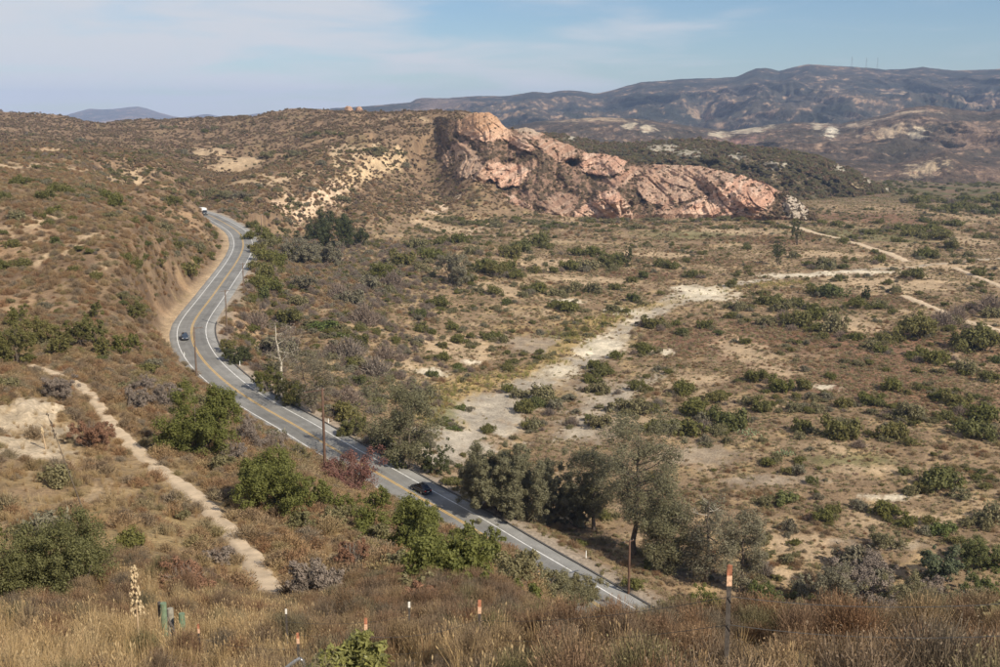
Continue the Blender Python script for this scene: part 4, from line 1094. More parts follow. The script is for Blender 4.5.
# valley floor
VF = zl(500, 240, 3.336, [(30, 60, 80), (70, 40, 70), (130, 20, 70), (20, 110, 60), (50, 130, 60), (115, 110, 44), (180, 110, 38), (230, 100, 60), (310, 55, 60), (290, 100, 90), (390, 75, 50), (250, 50, 50), (620, 75, 32), (570, 95, 50), (640, 125, 50), (540, 90, 50), (440, 140, 40), (480, 130, 40), (130, 175, 70), (185, 185, 60), (240, 175, 60), (310, 175, 60), (385, 165, 50), (440, 205, 48), (375, 240, 60), (230, 240, 80), (20, 215, 40), (80, 190, 40), (510, 290, 80), (605, 315, 48), (585, 285, 38), (680, 295, 58), (470, 360, 44), (490, 380, 52), (770, 260, 50), (805, 235, 60), (770, 155, 40), (815, 345, 48), (820, 30, 40), (350, 285, 30), (260, 275, 30), (10, 340, 40), (390, 395, 50), (320, 430, 62), (345, 455, 62), (300, 475, 50), (330, 510, 70), (460, 500, 56), (150, 540, 110), (85, 575, 84), (105, 630, 74), (30, 510, 48), (725, 540, 74), (660, 585, 112), (440, 570, 120), (510, 575, 50), (330, 625, 84), (760, 625, 130), (610, 650, 120), (520, 640, 84), (700, 600, 60), (830, 550, 60), (610, 515, 80)]) \
   + zl(750, 240, 3.336, [(145, 60, 40), (190, 85, 35), (260, 95, 62), (350, 70, 30), (415, 45, 28), (430, 75, 50), (590, 60, 64), (730, 55, 38), (690, 80, 30), (735, 75, 28), (670, 30, 50), (770, 120, 52), (460, 150, 32), (545, 130, 70), (300, 135, 40), (490, 180, 45), (40, 185, 42), (215, 180, 60), (270, 190, 80), (355, 230, 62), (425, 225, 68), (65, 215, 90), (110, 240, 70), (150, 225, 60), (205, 235, 50), (35, 215, 35), (45, 285, 72), (160, 290, 92), (220, 265, 70), (275, 305, 110), (350, 335, 50), (240, 330, 50), (280, 240, 45), (440, 345, 72), (405, 360, 60), (440, 375, 60), (495, 340, 50), (560, 330, 125), (770, 370, 150), (620, 415, 84), (575, 380, 50), (540, 390, 50), (720, 440, 90), (800, 470, 72), (820, 410, 44), (20, 470, 74), (105, 500, 92), (180, 500, 60), (150, 570, 60), (225, 575, 60), (45, 570, 80), (400, 545, 80), (470, 500, 80), (530, 595, 112), (690, 550, 104), (650, 600, 60), (770, 600, 124), (690, 575, 60), (300, 655, 134), (165, 640, 84), (480, 660, 92), (750, 660, 120), (310, 560, 60)]) \
   + zl(750, 467, 3.336, [(460, 165, 112), (640, 70, 155), (790, 185, 104), (275, 150, 60), (240, 180, 80), (520, 200, 70)])
dress(VF, ME_GREEN * 2 + ME_OLIVE, 'valley_shrub', lab_valley, 'shrub', None)
dress(zl(750, 240, 3.336, [(800, 240, 120), (640, 290, 100), (690, 270, 80), (110, 265, 60)]) + zl(750, 467, 3.336, [(130, 215, 60), (350, 340, 130), (430, 400, 110), (580, 480, 110), (640, 500, 90), (500, 520, 90), (40, 360, 90), (720, 470, 110)]) + zl(500, 240, 3.336, [(190, 560, 60), (240, 620, 60)]) + zl(250, 280, 3.336, [(340, 80, 70), (400, 30, 70), (330, 260, 130), (380, 150, 110), (420, 320, 120), (100, 250, 120), (300, 60, 90), (450, 260, 90), (340, 420, 100), (480, 20, 80), (20, 160, 90)]), ME_BARE * 2 + ME_GREY, 'grey_shrub', lab_grey, 'shrub', None)
dress(zl(750, 467, 3.336, [(120, 118, 110), (640, 220, 112), (780, 325, 130), (170, 435, 84), (45, 435, 84), (820, 520, 80), (430, 545, 50)]), ME_BRIGHT, 'bright_green_shrub', 'bright yellow green bush on the valley floor below the viewpoint', 'shrub', 'bright green bushes below the viewpoint', hs=(.6, .8))
# foot of the bluff and the groves at the head of the valley
FT = [(440 + i * 8.3 + random.uniform(-3, 3), 222 + random.uniform(-2, 7), random.uniform(7, 15)) for i in range(44)]
dress(FT, ME_GREEN[2:] + ME_OLIVE, 'bluff_foot_shrub', lab_of('along the foot of the red bluff'), 'shrub', None, hs=(.6, .9))
GV = zl(800, 160, 5.0, [(600, 240, 60), (640, 240, 60), (700, 260, 90), (760, 250, 100), (820, 240, 90), (880, 260, 80), (950, 270, 90), (580, 215, 80), (620, 205, 90), (680, 210, 60), (820, 210, 80), (870, 205, 60), (970, 205, 80), (760, 330, 100), (640, 370, 120), (560, 380, 110), (700, 400, 120), (520, 350, 100), (620, 310, 60), (340, 370, 80), (270, 390, 60), (215, 410, 60), (930, 390, 80), (640, 490, 80), (760, 440, 60), (840, 480, 40), (370, 465, 30), (130, 540, 90), (860, 360, 50), (440, 360, 40), (390, 320, 50), (740, 215, 80), (920, 215, 70), (990, 240, 70), (170, 330, 70), (110, 320, 60), (240, 340, 60), (480, 410, 60)])
dress(GV, ME_GREEN, 'grove_tree', lab_of('in the grove at the head of the valley', 'tree'), 'tree', None, hs=(.7, 1.0))

# ------------------------------------------------------------ ground cover
def sample_wedge(n, d0, d1, half=0.60, seed=0):
    r = np.random.default_rng(seed)
    d = np.sqrt(r.random(n) * (d1 ** 2 - d0 ** 2) + d0 ** 2)
    x = r.uniform(-half, half, n) * (d + (13 if d1 < 60 else 4))
    return x, d, r
BARE = PALE_BLOBS + GRAVEL_BLOBS + BANK_BLOBS
def scatter_points(n, d0, d1, seed, dens, clear_road=8.0, clear_trail=1.0, bare=0.04):
    x, y, r = sample_wedge(n, d0, d1, seed=seed)
    h, rd, ri, td = H(x, y, True)
    hs_ = np.where((rd < 0) & (y > 255), clear_road + 2.6 * sstep(270, 300, y) * (1 - sstep(470, 560, y)), clear_road)
    keep = (np.abs(rd) > hs_ + r.normal(size=n) * 0.7) & (np.abs(td) > clear_trail + 0.25 * r.normal(size=n))
    p = dens(x, y, h, r)
    bf = ellipse_field(x, y, BARE, 56)
    df = ellipse_field(x, y, DIRT_BLOBS, 52)
    p = p * np.where(bf > 0.4, bare, 1.0) * (1 - 0.75 * df)
    p = p * (1 - .85 * band_field(x, y, WASH, 58))
    for ln_, hw_ in TRACKS:
        t_, _ = near_line(x, y, ln_, 20); keep &= np.abs(t_) > hw_ + .8
    keep &= r.random(n) < p
    return np.stack([x, y, h], 1)[keep], y[keep], r
def rep(me): 
    """an object standing in the scene that carries this mesh"""
    for o in COL.objects:
        if o.data is me: return o
    return None
# a few dry shrubs and tufts on the near slope stand as themselves
def near_put(mesh_list, name, label, cat_, group, px, smin, smax, sink=.05):
    for (u, v), g in zip(px, ground_many(px)):
        if g is None: continue
        s = random.uniform(smin, smax)
        put(name, random.choice(mesh_list), (g[0], g[1], g[2] - sink * s), s, label=label, cat_=cat_, group=group)
def fixed(mesh_list, name, label, cat_, group, px, smin, smax):
    for k, ((u, v), g) in enumerate(zip(px, ground_many(px))):
        if g is None: continue
        s = random.uniform(smin, smax)
        put(name, mesh_list[k % len(mesh_list)], (g[0], g[1], g[2] - .05 * s), s, label=label, cat_=cat_, group=group)
fixed(ME_TWIG, 'dry_shrub', 'dry brown twiggy shrub beside the dirt footpath', 'shrub', 'dry shrubs along the footpath', [(130, 412), (150, 420), (165, 440), (190, 462), (215, 478), (228, 500), (250, 520), (262, 545), (285, 560), (290, 585), (105, 400), (90, 420), (120, 455), (300, 600), (180, 432), (205, 455)], 0.9, 1.5)
fixed(ME_TUFT, 'dry_grass_tuft', 'tall tuft of straw coloured dry grass below the huge green bush by the eroded bank', 'grass', 'tall dry grass tufts below the bush', [(10, 640), (28, 632), (45, 645), (62, 636), (76, 628), (95, 640), (110, 634), (128, 648), (20, 655), (150, 652)], 0.9, 1.4)
fixed(ME_LOW, 'low_scrub', 'low brown scrub clump on the bare tan ground by the sandy wash', 'shrub', 'low scrub by the wash', [(620, 330), (650, 345), (640, 365), (680, 360), (600, 375), (570, 400), (655, 320), (700, 345)], 1.0, 1.6)
fixed(ME_FAR, 'distant_shrub', 'dark scrub clump on the slope below the middle ridge', 'shrub', 'scrub on the middle ridge', [(370, 150), (350, 165), (400, 190), (420, 170), (380, 130), (320, 150), (410, 205), (360, 200)], 2.0, 3.0)

# dry brush over every slope
def d_slope(x, y, h, r):
    n = fbm(x / 8, y / 8, 3, 301)
    hill = np.maximum(np.maximum(sstep(-68, -60, h), 1 - sstep(60, 150, y)), .22 * sstep(.0, .3, fbm(x / 30, y / 40, 3, 303)))
    td_, _ = near_line(x, y, TRAIL, 60)
    meadow = (td_ > 0) & (td_ < 1e5) & (y < 118)
    op = sstep(-.34, .06, fbm(x / 30, y / 38, 5, 31, .6) + .6 * fbm(x / 7, y / 9, 4, 32, .6) + .3 * fbm(x / 120, y / 160, 3, 33) + .06)
    op = np.where(y > 190, .2 + .8 * op, 1)
    return np.clip(hill * op * (0.70 + 0.9 * n), 0, 1) * np.where(meadow, .25, 1)
parts = []
for n, d0, d1, s0, s1, sd_ in ((30000, 55, 210, .55, 1.35, 2), (46000, 210, 480, .8, 1.7, 3), (36000, 480, 820, 1.1, 2.2, 4)):
    p, d, r = scatter_points(n, d0, d1, 400 + sd_, d_slope, bare=0.06)
    parts.append((p, r.uniform(s0, s1, len(p)) * (1 + 0.25 * r.normal(size=len(p))).clip(.6, 1.6)))
bp_ = np.vstack([a for a, b in parts]); bs_ = np.concatenate([b for a, b in parts])
bp_[:, 2] -= 0.08 * bs_
stuff('dry_brush', 'dense dry brown brush covering the slopes', bp_, bs_, [rep(m) for m in ME_TWIG], cat_='brush')
print('brush', len(bp_))
# wispy brush on the viewpoint slope
fixed(ME_NEAR, 'wispy_shrub', 'wispy brown shrub between the orange tipped fence posts', 'shrub', 'wispy shrubs by the near fence', [(420, 650), (520, 640), (560, 655), (610, 640), (660, 655), (440, 625), (690, 645), (800, 650)], .5, .8)
def d_near(x, y, h, r):
    n = fbm(x / 4, y / 4, 3, 305)
    p = np.clip(.60 + .9 * n, 0, 1) * (.35 + .65 * sstep(-6, 2, x + .12 * y))
    for u, v, d0, rr_ in ((348, 660, 15.5, 1.8), (348, 667, 12.5, 1.5), (171, 636, 34, 2.2), (171, 645, 30, 2.4), (171, 655, 26, 2.0), (140, 655, 31, 1.4), (295, 667, 13, 1.0), (178, 596, 46, 1.8), (180, 600, 42, 1.8)):
        cx_, cy_, _ = P(u, v, d0); p = np.where((x - cx_) ** 2 + (y - cy_) ** 2 < rr_ ** 2, p * .05, p)
    return p
p, d, r = scatter_points(12500, 5, 58, 401, d_near, bare=.06)
ns_ = r.uniform(.38, .75, len(p)) * (1 + .5 * sstep(20, 45, d)) * (1 + .28 * sstep(0, 4, p[:, 0])); p[:, 2] -= .05
stuff('wispy_brush', 'wispy dry brown brush over the viewpoint slope', p, ns_, [rep(m) for m in ME_NEAR], cat_='brush')
# tall leafless thicket between the road and the wash
def d_thick(x, y, h, r):
    rd_, _ = near_line(x, y, RC, 400)
    a_ = x / y
    n = fbm(x / 14, y / 18, 3, 351)
    reg = (rd_ > 0) * (1 - sstep(-.075, -.035, a_ + .02 * n)) * sstep(195, 215, y) * (1 - sstep(560, 640, y)) * (rd_ < 1e5)
    return np.clip(reg * (.55 + .9 * n), 0, 1)
p, d, r = scatter_points(20000, 195, 640, 481, d_thick, bare=.02)
p[:, 2] -= .1
stuff('grey_thicket', 'leafless grey brown thicket between the road and the wash', p, r.uniform(1.0, 1.9, len(p)) ** 1.5, [rep(m) for m in ME_BARE * 2 + ME_TWIG[:2] + ME_GREY[:1]], cat_='brush')
print('thicket', len(p))
# dry grass on the viewpoint slope and along the trail
def d_grass(x, y, h, r):
    n = fbm(x / 5, y / 5, 3, 311)
    left = 1 - sstep(-4, 10, x - 0.02 * y)
    gone = np.ones(x.shape)
    for u, v, d0, rr_ in ((171, 637, 33, 1.5), (171, 646, 29, 2.0), (171, 656, 25.5, 2.0), (178, 597, 45, 1.5), (348, 662, 14.5, 1.5), (348, 667, 12, 1.2)):
        cx_, cy_, _ = P(u, v, d0); gone = np.where((x - cx_) ** 2 + (y - cy_) ** 2 < rr_ ** 2, .12, gone)
    td_, _ = near_line(x, y, TRAIL, 60)
    left = np.where((td_ > 0) & (td_ < 1e5) & (y > 45), 1.6, left)
    return gone * np.clip((0.06 + 0.88 * left) * (0.75 + 1.0 * n) * (1 - 0.55 * sstep(30, 70, y)), 0, 1)
gp_, gd_, r = scatter_points(14500, 5, 50, 421, d_grass, bare=0.3)
gp2, gd2, r2 = scatter_points(12000, 50, 130, 422, d_grass, bare=0.2)
gpts = np.vstack([gp_, gp2]); gs_ = np.concatenate([r.uniform(.28, .62, len(gp_)) * (1 + .55 * (1 - sstep(-9, -3, gp_[:, 0]))), r2.uniform(.45, .9, len(gp2))])
stuff('dry_grass', 'straw coloured dry grass over the viewpoint slope', gpts, gs_, [rep(m) for m in ME_TUFT], cat_='grass')
# low scrub and dead stalks on the valley floor
def d_val(x, y, h, r):
    n = fbm(x / 16, y / 20, 4, 321, .6)
    val = (1 - sstep(-66, -59, h)) * sstep(130, 160, y)
    br = ellipse_field(x, y, BROWN_BLOBS, 51)
    return np.clip(val * (0.68 + 0.9 * n + 0.5 * br), 0, 1)
parts = []
for n, d0, d1, s0, s1, sd_ in ((52000, 135, 330, .28, .9, 1), (56000, 330, 620, .5, 1.2, 2), (26000, 620, 1050, .8, 1.8, 3)):
    p, d, r = scatter_points(n, d0, d1, 440 + sd_, d_val, bare=0.10)
    parts.append((p, r.uniform(s0, s1, len(p))))
vp_ = np.vstack([a for a, b in parts]); vs_ = np.concatenate([b for a, b in parts])
stuff('valley_scrub', 'low dry scrub sprinkled across the valley floor', vp_, vs_, [rep(m) for m in ME_LOW], cat_='scrub')
print('valley', len(vp_))
# scrub on the plateau and the middle ridge, too far off to count
def d_far(x, y, h, r):
    n = fbm(x / 40, y / 50, 4, 331, .6)
    return np.clip(sstep(-67, -61, h) * (0.6 + 1.1 * n), 0, 1)
p, d, r = scatter_points(110000, 600, 1480, 461, d_far, bare=.1)
fs_ = r.uniform(.8, 2.1, len(p)) * (1 + 0.5 * (r.random(len(p)) > .93))
stuff('plateau_scrub', 'dark scrub covering the far plateau and ridge', p, fs_, [rep(m) for m in ME_FAR], cat_='scrub')
# green brush among the dry brush
def d_gr(x, y, h, r):
    n = fbm(x / 18, y / 22, 3, 341)
    rd_, _ = near_line(x, y, RC, 400)
    mid = (rd_ > 0) * (rd_ < 1e5) * (1 - sstep(-.03, .06, x / y)) * (1 - sstep(620, 800, y))
    low = sstep(140, 160, y) * (1 - sstep(300, 380, y)) * (rd_ > 0)
    return np.clip((0.035 + 0.6 * sstep(0.08, 0.45, n)) * (1 + 1.3 * mid + .8 * low) + .05 * mid, 0, 1)
p, d, r = scatter_points(44000, 60, 900, 471, d_gr, bare=.02, clear_trail=2.4)
stuff('green_brush', 'small olive green brush mixed through the dry scrub', p, r.uniform(.4, 1.0, len(p)) ** 2 * 2.0 + .25, [rep(m) for m in ME_GREEN[:3] + ME_OLIVE[:3] + ME_GREY[:1]], cat_='brush')
print('green', len(p))

# scrub growing on the bluff and on the dark hill
def on_mesh(o, n, smin, prob, seed):
    me = o.data; V = np.empty(len(me.vertices) * 3, np.float32); me.vertices.foreach_get('co', V); V = V.reshape(-1, 3)
    cl_ = np.empty(len(me.vertices) * 4, np.float32); me.color_attributes['Col'].data.foreach_get('color', cl_); cl_ = cl_.reshape(-1, 4)
    r = np.random.default_rng(seed); k = r.integers(0, len(V), n)
    keep = r.random(n) < prob(cl_[k]); return V[k[keep]] + r.normal(size=(keep.sum(), 3)) * .6 * np.array([1, 1, 0]), r
p, r = on_mesh(red_bluff, 9000, 1, lambda c_: np.where(c_[:, 0] < .24, .65, .12), 5)
stuff('bluff_scrub', 'dark scrub clinging to the ledges of the red bluff', p, r.uniform(.45, 1.0, len(p)) ** 2 * 1.9, [rep(m) for m in ME_FAR], cat_='scrub')
p, r = on_mesh(dark_hill, 9000, 1, lambda c_: np.where(c_[:, 0] < .2, .9, .1), 6)
stuff('dark_hill_scrub', 'dense dark scrub on the hill behind the bluff', p, r.uniform(1.2, 3.2, len(p)), [rep(m) for m in ME_FAR[:2] + ME_OLIVE[:2]], cat_='scrub')
# woods at the head of the valley, too far to tell apart
r = np.random.default_rng(77)
y = r.uniform(1020, 1420, 700); a_ = r.uniform(.30, .66, 700); x = a_ * y
k = fbm(x / 60, y / 90, 3, 361) > -.05
x, y = x[k], y[k]
stuff('valley_head_wood', 'dark green wood filling the head of the valley', np.stack([x, y, H(x, y) - .3], 1), r.uniform(1.8, 4.2, len(x)), [rep(m) for m in ME_GREEN[:3] + ME_OLIVE[:1]], cat_='wood')

# reeds and yellow grass along the wash
L_REED = leaf_mat('wash_reed', [(.33, .29, .10), (.42, .33, .14), (.27, .28, .085), (.38, .28, .12)], 0.35, 0.8, 0.15)
ME_REED = [tuft_mesh('wash_reed_tuft', 210 + i, L_REED, 60, 1.0, .6, .014, seedhead=True) for i in range(3)]
fixed(ME_REED, 'reed_tuft', 'yellow green reed tuft growing on the bank of the gravel wash', 'grass', 'reed tufts on the wash bank', [(446, 402), (452, 396), (440, 412), (470, 386), (500, 378), (436, 420)], 1.2, 1.8)
def d_reed(x, y, h, r): return .8 * band_field(x, y, OCHRE1, 60) + .9 * ellipse_field(x, y, GREENG_BLOBS[:2], 55)
p, d, r = scatter_points(90000, 200, 520, 491, d_reed, bare=.3)
stuff('wash_grass', 'yellow green grass along the banks of the wash', p, r.uniform(.5, 1.2, len(p)), [rep(m) for m in ME_REED], cat_='grass')
print('reed', len(p))

# knee-high brown buckwheat over the brown flats
def d_flat(x, y, h, r):
    return ellipse_field(x, y, BROWN_BLOBS, 51) * np.clip(.75 + .8 * fbm(x / 12, y / 16, 3, 371), 0, 1) + .75 * sstep(.08, .30, fbm(x / 35, y / 22, 4, 372)) * (1 - sstep(-68, -62, h)) * sstep(150, 175, y)
p, d, r = scatter_points(70000, 150, 760, 495, d_flat, bare=.05)
stuff('brown_buckwheat', 'knee high rusty brown scrub covering the brown flats', p, r.uniform(.35, 1.0, len(p)) * (1 + .4 * sstep(350, 600, d)), [rep(m) for m in ME_TWIG[:4]], cat_='scrub')
print('flat', len(p))

# olive brush on the brow of the viewpoint slope
def d_brow(x, y, h, r): return np.clip(sstep(.05, .4, fbm(x / 5, y / 5, 3, 381)) * sstep(0, 4, x), 0, 1) * .8
p, d, r = scatter_points(700, 19, 42, 497, d_brow)
stuff('brow_brush', 'olive leafed brush along the brow of the viewpoint slope', p, r.uniform(.3, .65, len(p)), [rep(m) for m in ME_OLIVE + ME_GREEN[:1]], cat_='brush')

# lesser brush crowding the feet of the shrubs
q = np.array(SAT); rd_, _ = near_line(q[:, 0], q[:, 1], RC, 60)
q = q[np.abs(rd_) > 8.5]
stuff('shrub_skirts', 'lesser olive brush crowding the feet of the bigger shrubs', np.stack([q[:, 0], q[:, 1], H(q[:, 0], q[:, 1]) - .1], 1), q[:, 2], [rep(m) for m in ME_OLIVE + ME_GREEN[:2] + ME_GREY[:1] + ME_BARE[:2]], cat_='brush')

# ------------------------------------------------------------ larger shrubs, built one by one
def thing(name, loc, label, cat_, group=None, rz=0.0):
    o = bpy.data.objects.new(name, None); COL.objects.link(o)
    o.empty_display_size = 0.3
    o.location = loc; o.rotation_euler = (0, 0, rz)
    return tag(o, label, cat_, group)
MAT_WORD = {'laurel_leaf': 'green', 'olive_leaf': 'olive', 'dead_heap_twig': 'grey twiggy', 'bright_leaf': 'yellow green', 'grey_leaf': 'pale grey', 'shrub_leaf': 'green'}
def bush_label(m, w, h, where):
    l = '%s %s %s bush %s' % ('small' if w < 34 else ('medium' if w < 52 else 'large'), 'low' if h / w < .58 else ('rounded' if h / w < .85 else 'upright'), MAT_WORD.get(m.name, 'green'), where)
    return l, l + 'es'
def big_shrub(name, label, u, v, wpx, hpx, leafm, seed, d=None, dens=1.0, leaf=0.2, aspect=0.85, up=0.35, lobes=9, stemm=None, nst=10, group=None, cat_='shrub', lift=0.0, fine=1.0, twigs=0, lsp=.72):
    if d is None: g = ground_at(u, v)
    else:
        x, y, _ = P(u, v, d); g = (x, y, Hs(x, y))
    x, y, z = g
    W = wpx * y / FPX / 2; Hh = hpx * y / FPX * 1.02
    r = np.random.default_rng(seed)
    root = thing(name, (x, y, z - 0.15), label, cat_, group)
    n = int(130 * dens)
    cl = dome_clumps(r, n, 1.0, 1.0, int(lobes * 1.7), (.08, .18), (.20, .42), lsp)
    ext = np.abs(cl[:, :2]).max() + .08
    cl[:, :2] *= W / ext; cl[:, 2] *= Hh / (cl[:, 2].max() + .06); cl[:, 3] *= min(W, Hh * 1.2)
    leaf = leaf * .62
    per = int(np.clip(34 * fine * (np.mean(cl[:, 3]) / leaf / 2.2) ** 2, 18, 170))
    mb = MB(); mb.add(clump_leaves(r, cl, per, leaf, 1.0, aspect, up), 0)
    mb.build('foliage', [leafm], root)
    sb = MB()
    for _ in range(nst):
        t_ = cl[r.integers(0, n)]
        b = np.array([r.normal() * .1 * W, r.normal() * .1 * W, -.3])
        e = t_[:3]; md = b * .5 + e * .5 + r.normal(size=3) * .06 * W
        rad = 0.022 * W + .015
        sb.add(tube([b, md, e], [rad, rad * .65, rad * .25], 5), 0)
    sb.build('stems', [stemm or BARK], root)
    if twigs:
        tb = MB()
        for _ in range(twigs):
            a = r.uniform(0, 6.283); el = r.uniform(.4, 1.5)
            e = np.array([math.cos(a) * math.cos(el) * W, math.sin(a) * math.cos(el) * W, math.sin(el) * Hh]) * r.uniform(.8, 1.05)
            b = np.array([r.normal() * .2 * W, r.normal() * .2 * W, 0])
            md = b * .4 + e * .6 + r.normal(size=3) * .07 * W
            tb.add(tube([b, md, e], [.03, .022, .008], 3), 0)
        tb.build('twigs', [stemm or BARK], root)
    return root
L_LAUREL = leaf_mat('laurel_leaf', [(.165, .172, .046), (.180, .182, .054)], 0.45, vary=.35)
L_NEARBUSH = leaf_mat('scrub_oak_leaf', [(.150, .148, .058), (.160, .155, .062)], 0.4, vary=.4)
L_LEMON = leaf_mat('lemonade_leaf', [(.270, .260, .085), (.250, .245, .075)], 0.4, 0.45, 0.4, vary=.5)
big_shrub('laurel_bush', 'big rounded green bush between the footpath and the upper road bend', 196, 454, 96, 80, L_LAUREL, 501, dens=1.7, leaf=.19)
big_shrub('laurel_bush', 'wide bright green bush beside the red sumac above the road', 279, 514, 98, 68, L_LAUREL, 502, dens=1.7, leaf=.16)
big_shrub('laurel_bush', 'lowest big green bush of the thicket above the dark car', 438, 592, 118, 66, L_LAUREL, 503, dens=1.8, leaf=.15)
big_shrub('laurel_bush', 'spreading green bush at the road end of the thicket above the dark car', 398, 551, 100, 58, L_LAUREL, 504, dens=1.5, leaf=.16)
big_shrub('laurel_bush', 'upright green bush hiding the yellow line below the dark car', 478, 566, 62, 40, L_LAUREL, 505, dens=1.0, leaf=.16)
big_shrub('laurel_bush', 'dull olive bush at the brow above the lower road', 562, 614, 80, 44, L_OLIVE, 506, dens=1.4, leaf=.18)
big_shrub('laurel_bush', 'narrow olive bush between the brow and the tall rusty pole', 520, 588, 60, 44, L_OLIVE, 513, dens=1.1, leaf=.18)
big_shrub('red_sumac', 'red leaved sumac thicket at the foot of the tall pole', 352, 492, 82, 44, L_RED, 507, dens=1.0, leaf=.20, fine=.45, twigs=110, stemm=principled('reddish_twig', (.23, .13, .10), .9))
big_shrub('scrub_oak', 'huge dense green bush beside the eroded bank and dry grass', 52, 624, 134, 108, L_NEARBUSH, 508, d=46, dens=2.8, leaf=.085, lobes=16, lsp=.62)
big_shrub('lemonade_bush', 'glossy yellow green bush with upright leaves behind the bent metal pipe', 348, 672, 96, 56, L_LEMON, 509, d=15.2, dens=1.6, leaf=.075, aspect=1.5, up=.8)
big_shrub('green_bush', 'biggest dark green bush of the hedge above the footpath', 18, 366, 46, 46, L_GREEN, 510, dens=1.2, leaf=.25)
for k, (u, v, w, h) in enumerate([(48, 345, 44, 30), (62, 356, 30, 26), (78, 346, 36, 34), (97, 345, 30, 36), (104, 356, 22, 26), (122, 355, 26, 24), (134, 352, 18, 20), (96, 320, 16, 22), (20, 326, 26, 24)]):
    big_shrub('hedge_bush', bush_label(L_GREEN, w * 1.4, h * 1.2, 'in the ragged hedge above the footpath')[0], u, v, w, h, L_GREEN, 520 + k, dens=.9, leaf=.28, group=bush_label(L_GREEN, w * 1.4, h * 1.2, 'in the ragged hedge above the footpath')[1])
big_shrub('green_bush', 'lone dark green bush on the slope just above the sandy verge', 135, 318, 26, 18, L_GREEN, 511, dens=.8, leaf=.3)
big_shrub('agave_bush', 'dark blue green bush standing out on the valley floor', 942, 583, 50, 40, leaf_mat('blue_leaf', [(.115, .130, .068), (.125, .14, .075)], .3), 512, dens=1.2, leaf=.3, aspect=1.3)
# brown and grey heaps on the near slope
L_HEAP = leaf_mat('dead_heap_twig', [(.21, .17, .14), (.23, .185, .15)], .1, .9, .1, .4)
L_RUST = leaf_mat('rust_buckwheat', [(.21, .115, .072), (.24, .135, .085)], .15, .9, .1, .4)
for k, (u, v, w, h, m, lb) in enumerate([(315, 600, 62, 46, L_HEAP, 'big grey dead brush heap on the road side of the lower footpath'), (180, 590, 76, 30, L_RUST, 'rust red patch of dead buckwheat above the pale rock'), (95, 450, 44, 34, L_RUST, 'rust brown dead bush on the inner edge of the footpath'), (352, 570, 40, 34, L_RUST, 'reddish brown brush between the grey heap and the green thicket'), (420, 610, 60, 26, L_RUST, 'low reddish brush below the green thicket'), (218, 562, 34, 20, L_HEAP, 'grey twiggy brush between the footpath and the huge green bush'), (138, 410, 30, 24, L_HEAP, 'grey brush bordering the upper footpath'), (60, 400, 40, 26, L_HEAP, 'grey brush behind the pale eroded bank')]):
    big_shrub('dead_brush', lb, u, v, w, h, m, 540 + k, dens=1.0, leaf=.085, aspect=1.8, twigs=90, stemm=L_BARE)

for k, (u, v, w, h, m) in enumerate([(262, 488, 40, 24, L_LAUREL), (312, 505, 46, 30, L_LAUREL), (340, 512, 40, 22, L_LAUREL), (225, 470, 40, 22, L_OLIVE), (410, 600, 50, 28, L_OLIVE), (520, 604, 60, 26, L_LAUREL), (372, 512, 44, 30, L_LAUREL), (335, 528, 50, 26, L_OLIVE), (420, 528, 50, 34, L_LAUREL), (450, 548, 40, 26, L_LAUREL), (506, 572, 40, 26, L_LAUREL), (540, 592, 56, 26, L_OLIVE), (585, 600, 50, 30, L_OLIVE), (500, 590, 54, 36, L_OLIVE), (370, 545, 44, 26, L_OLIVE), (468, 596, 56, 36, L_LAUREL), (395, 575, 40, 30, L_OLIVE), (300, 530, 40, 22, L_OLIVE), (470, 545, 14, 30, L_LAUREL)]):
    lb, gr = bush_label(m, w, h, 'in the green thicket above the lower road')
    big_shrub('thicket_bush', lb, u, v, w, h, m, 700 + k, dens=.8, leaf=.17, group=gr)
for k, (u, v, w, h, m) in enumerate([(248, 448, 44, 34, L_HEAP), (232, 462, 34, 24, L_HEAP), (270, 452, 36, 22, L_HEAP), (300, 462, 30, 20, L_OLIVE), (165, 405, 40, 22, L_HEAP), (140, 392, 34, 20, L_HEAP)]):
    big_shrub('bare_bush', 'bare twiggy bush on the bank between big green bush and upper road', u, v, w, h, m, 720 + k, dens=.7, leaf=.09, aspect=1.8, twigs=90, fine=.5, stemm=L_BARE, group='bare bushes above the upper road')
for k, (u, v, w, h, m) in enumerate([(705, 612, 50, 26, L_LAUREL), (765, 604, 44, 22, L_BRIGHT), (790, 618, 40, 24, L_OLIVE), (855, 602, 70, 40, L_HEAP), (905, 618, 80, 44, L_OLIVE), (958, 622, 60, 40, L_OLIVE), (985, 606, 44, 34, L_BRIGHT), (925, 600, 50, 26, L_HEAP), (1000, 630, 60, 40, L_OLIVE), (812, 600, 46, 30, L_GREY), (870, 575, 60, 26, L_HEAP), (985, 565, 60, 26, L_BRIGHT), (675, 618, 40, 24, L_OLIVE), (890, 548, 40, 20, L_OLIVE)]):
    big_shrub('valley_edge_bush', bush_label(m, w, h, 'crowding the valley edge below the brow')[0], u, v, w, h, m, 740 + k, dens=.8, leaf=.24, group=bush_label(m, w, h, 'crowding the valley edge below the brow')[1])

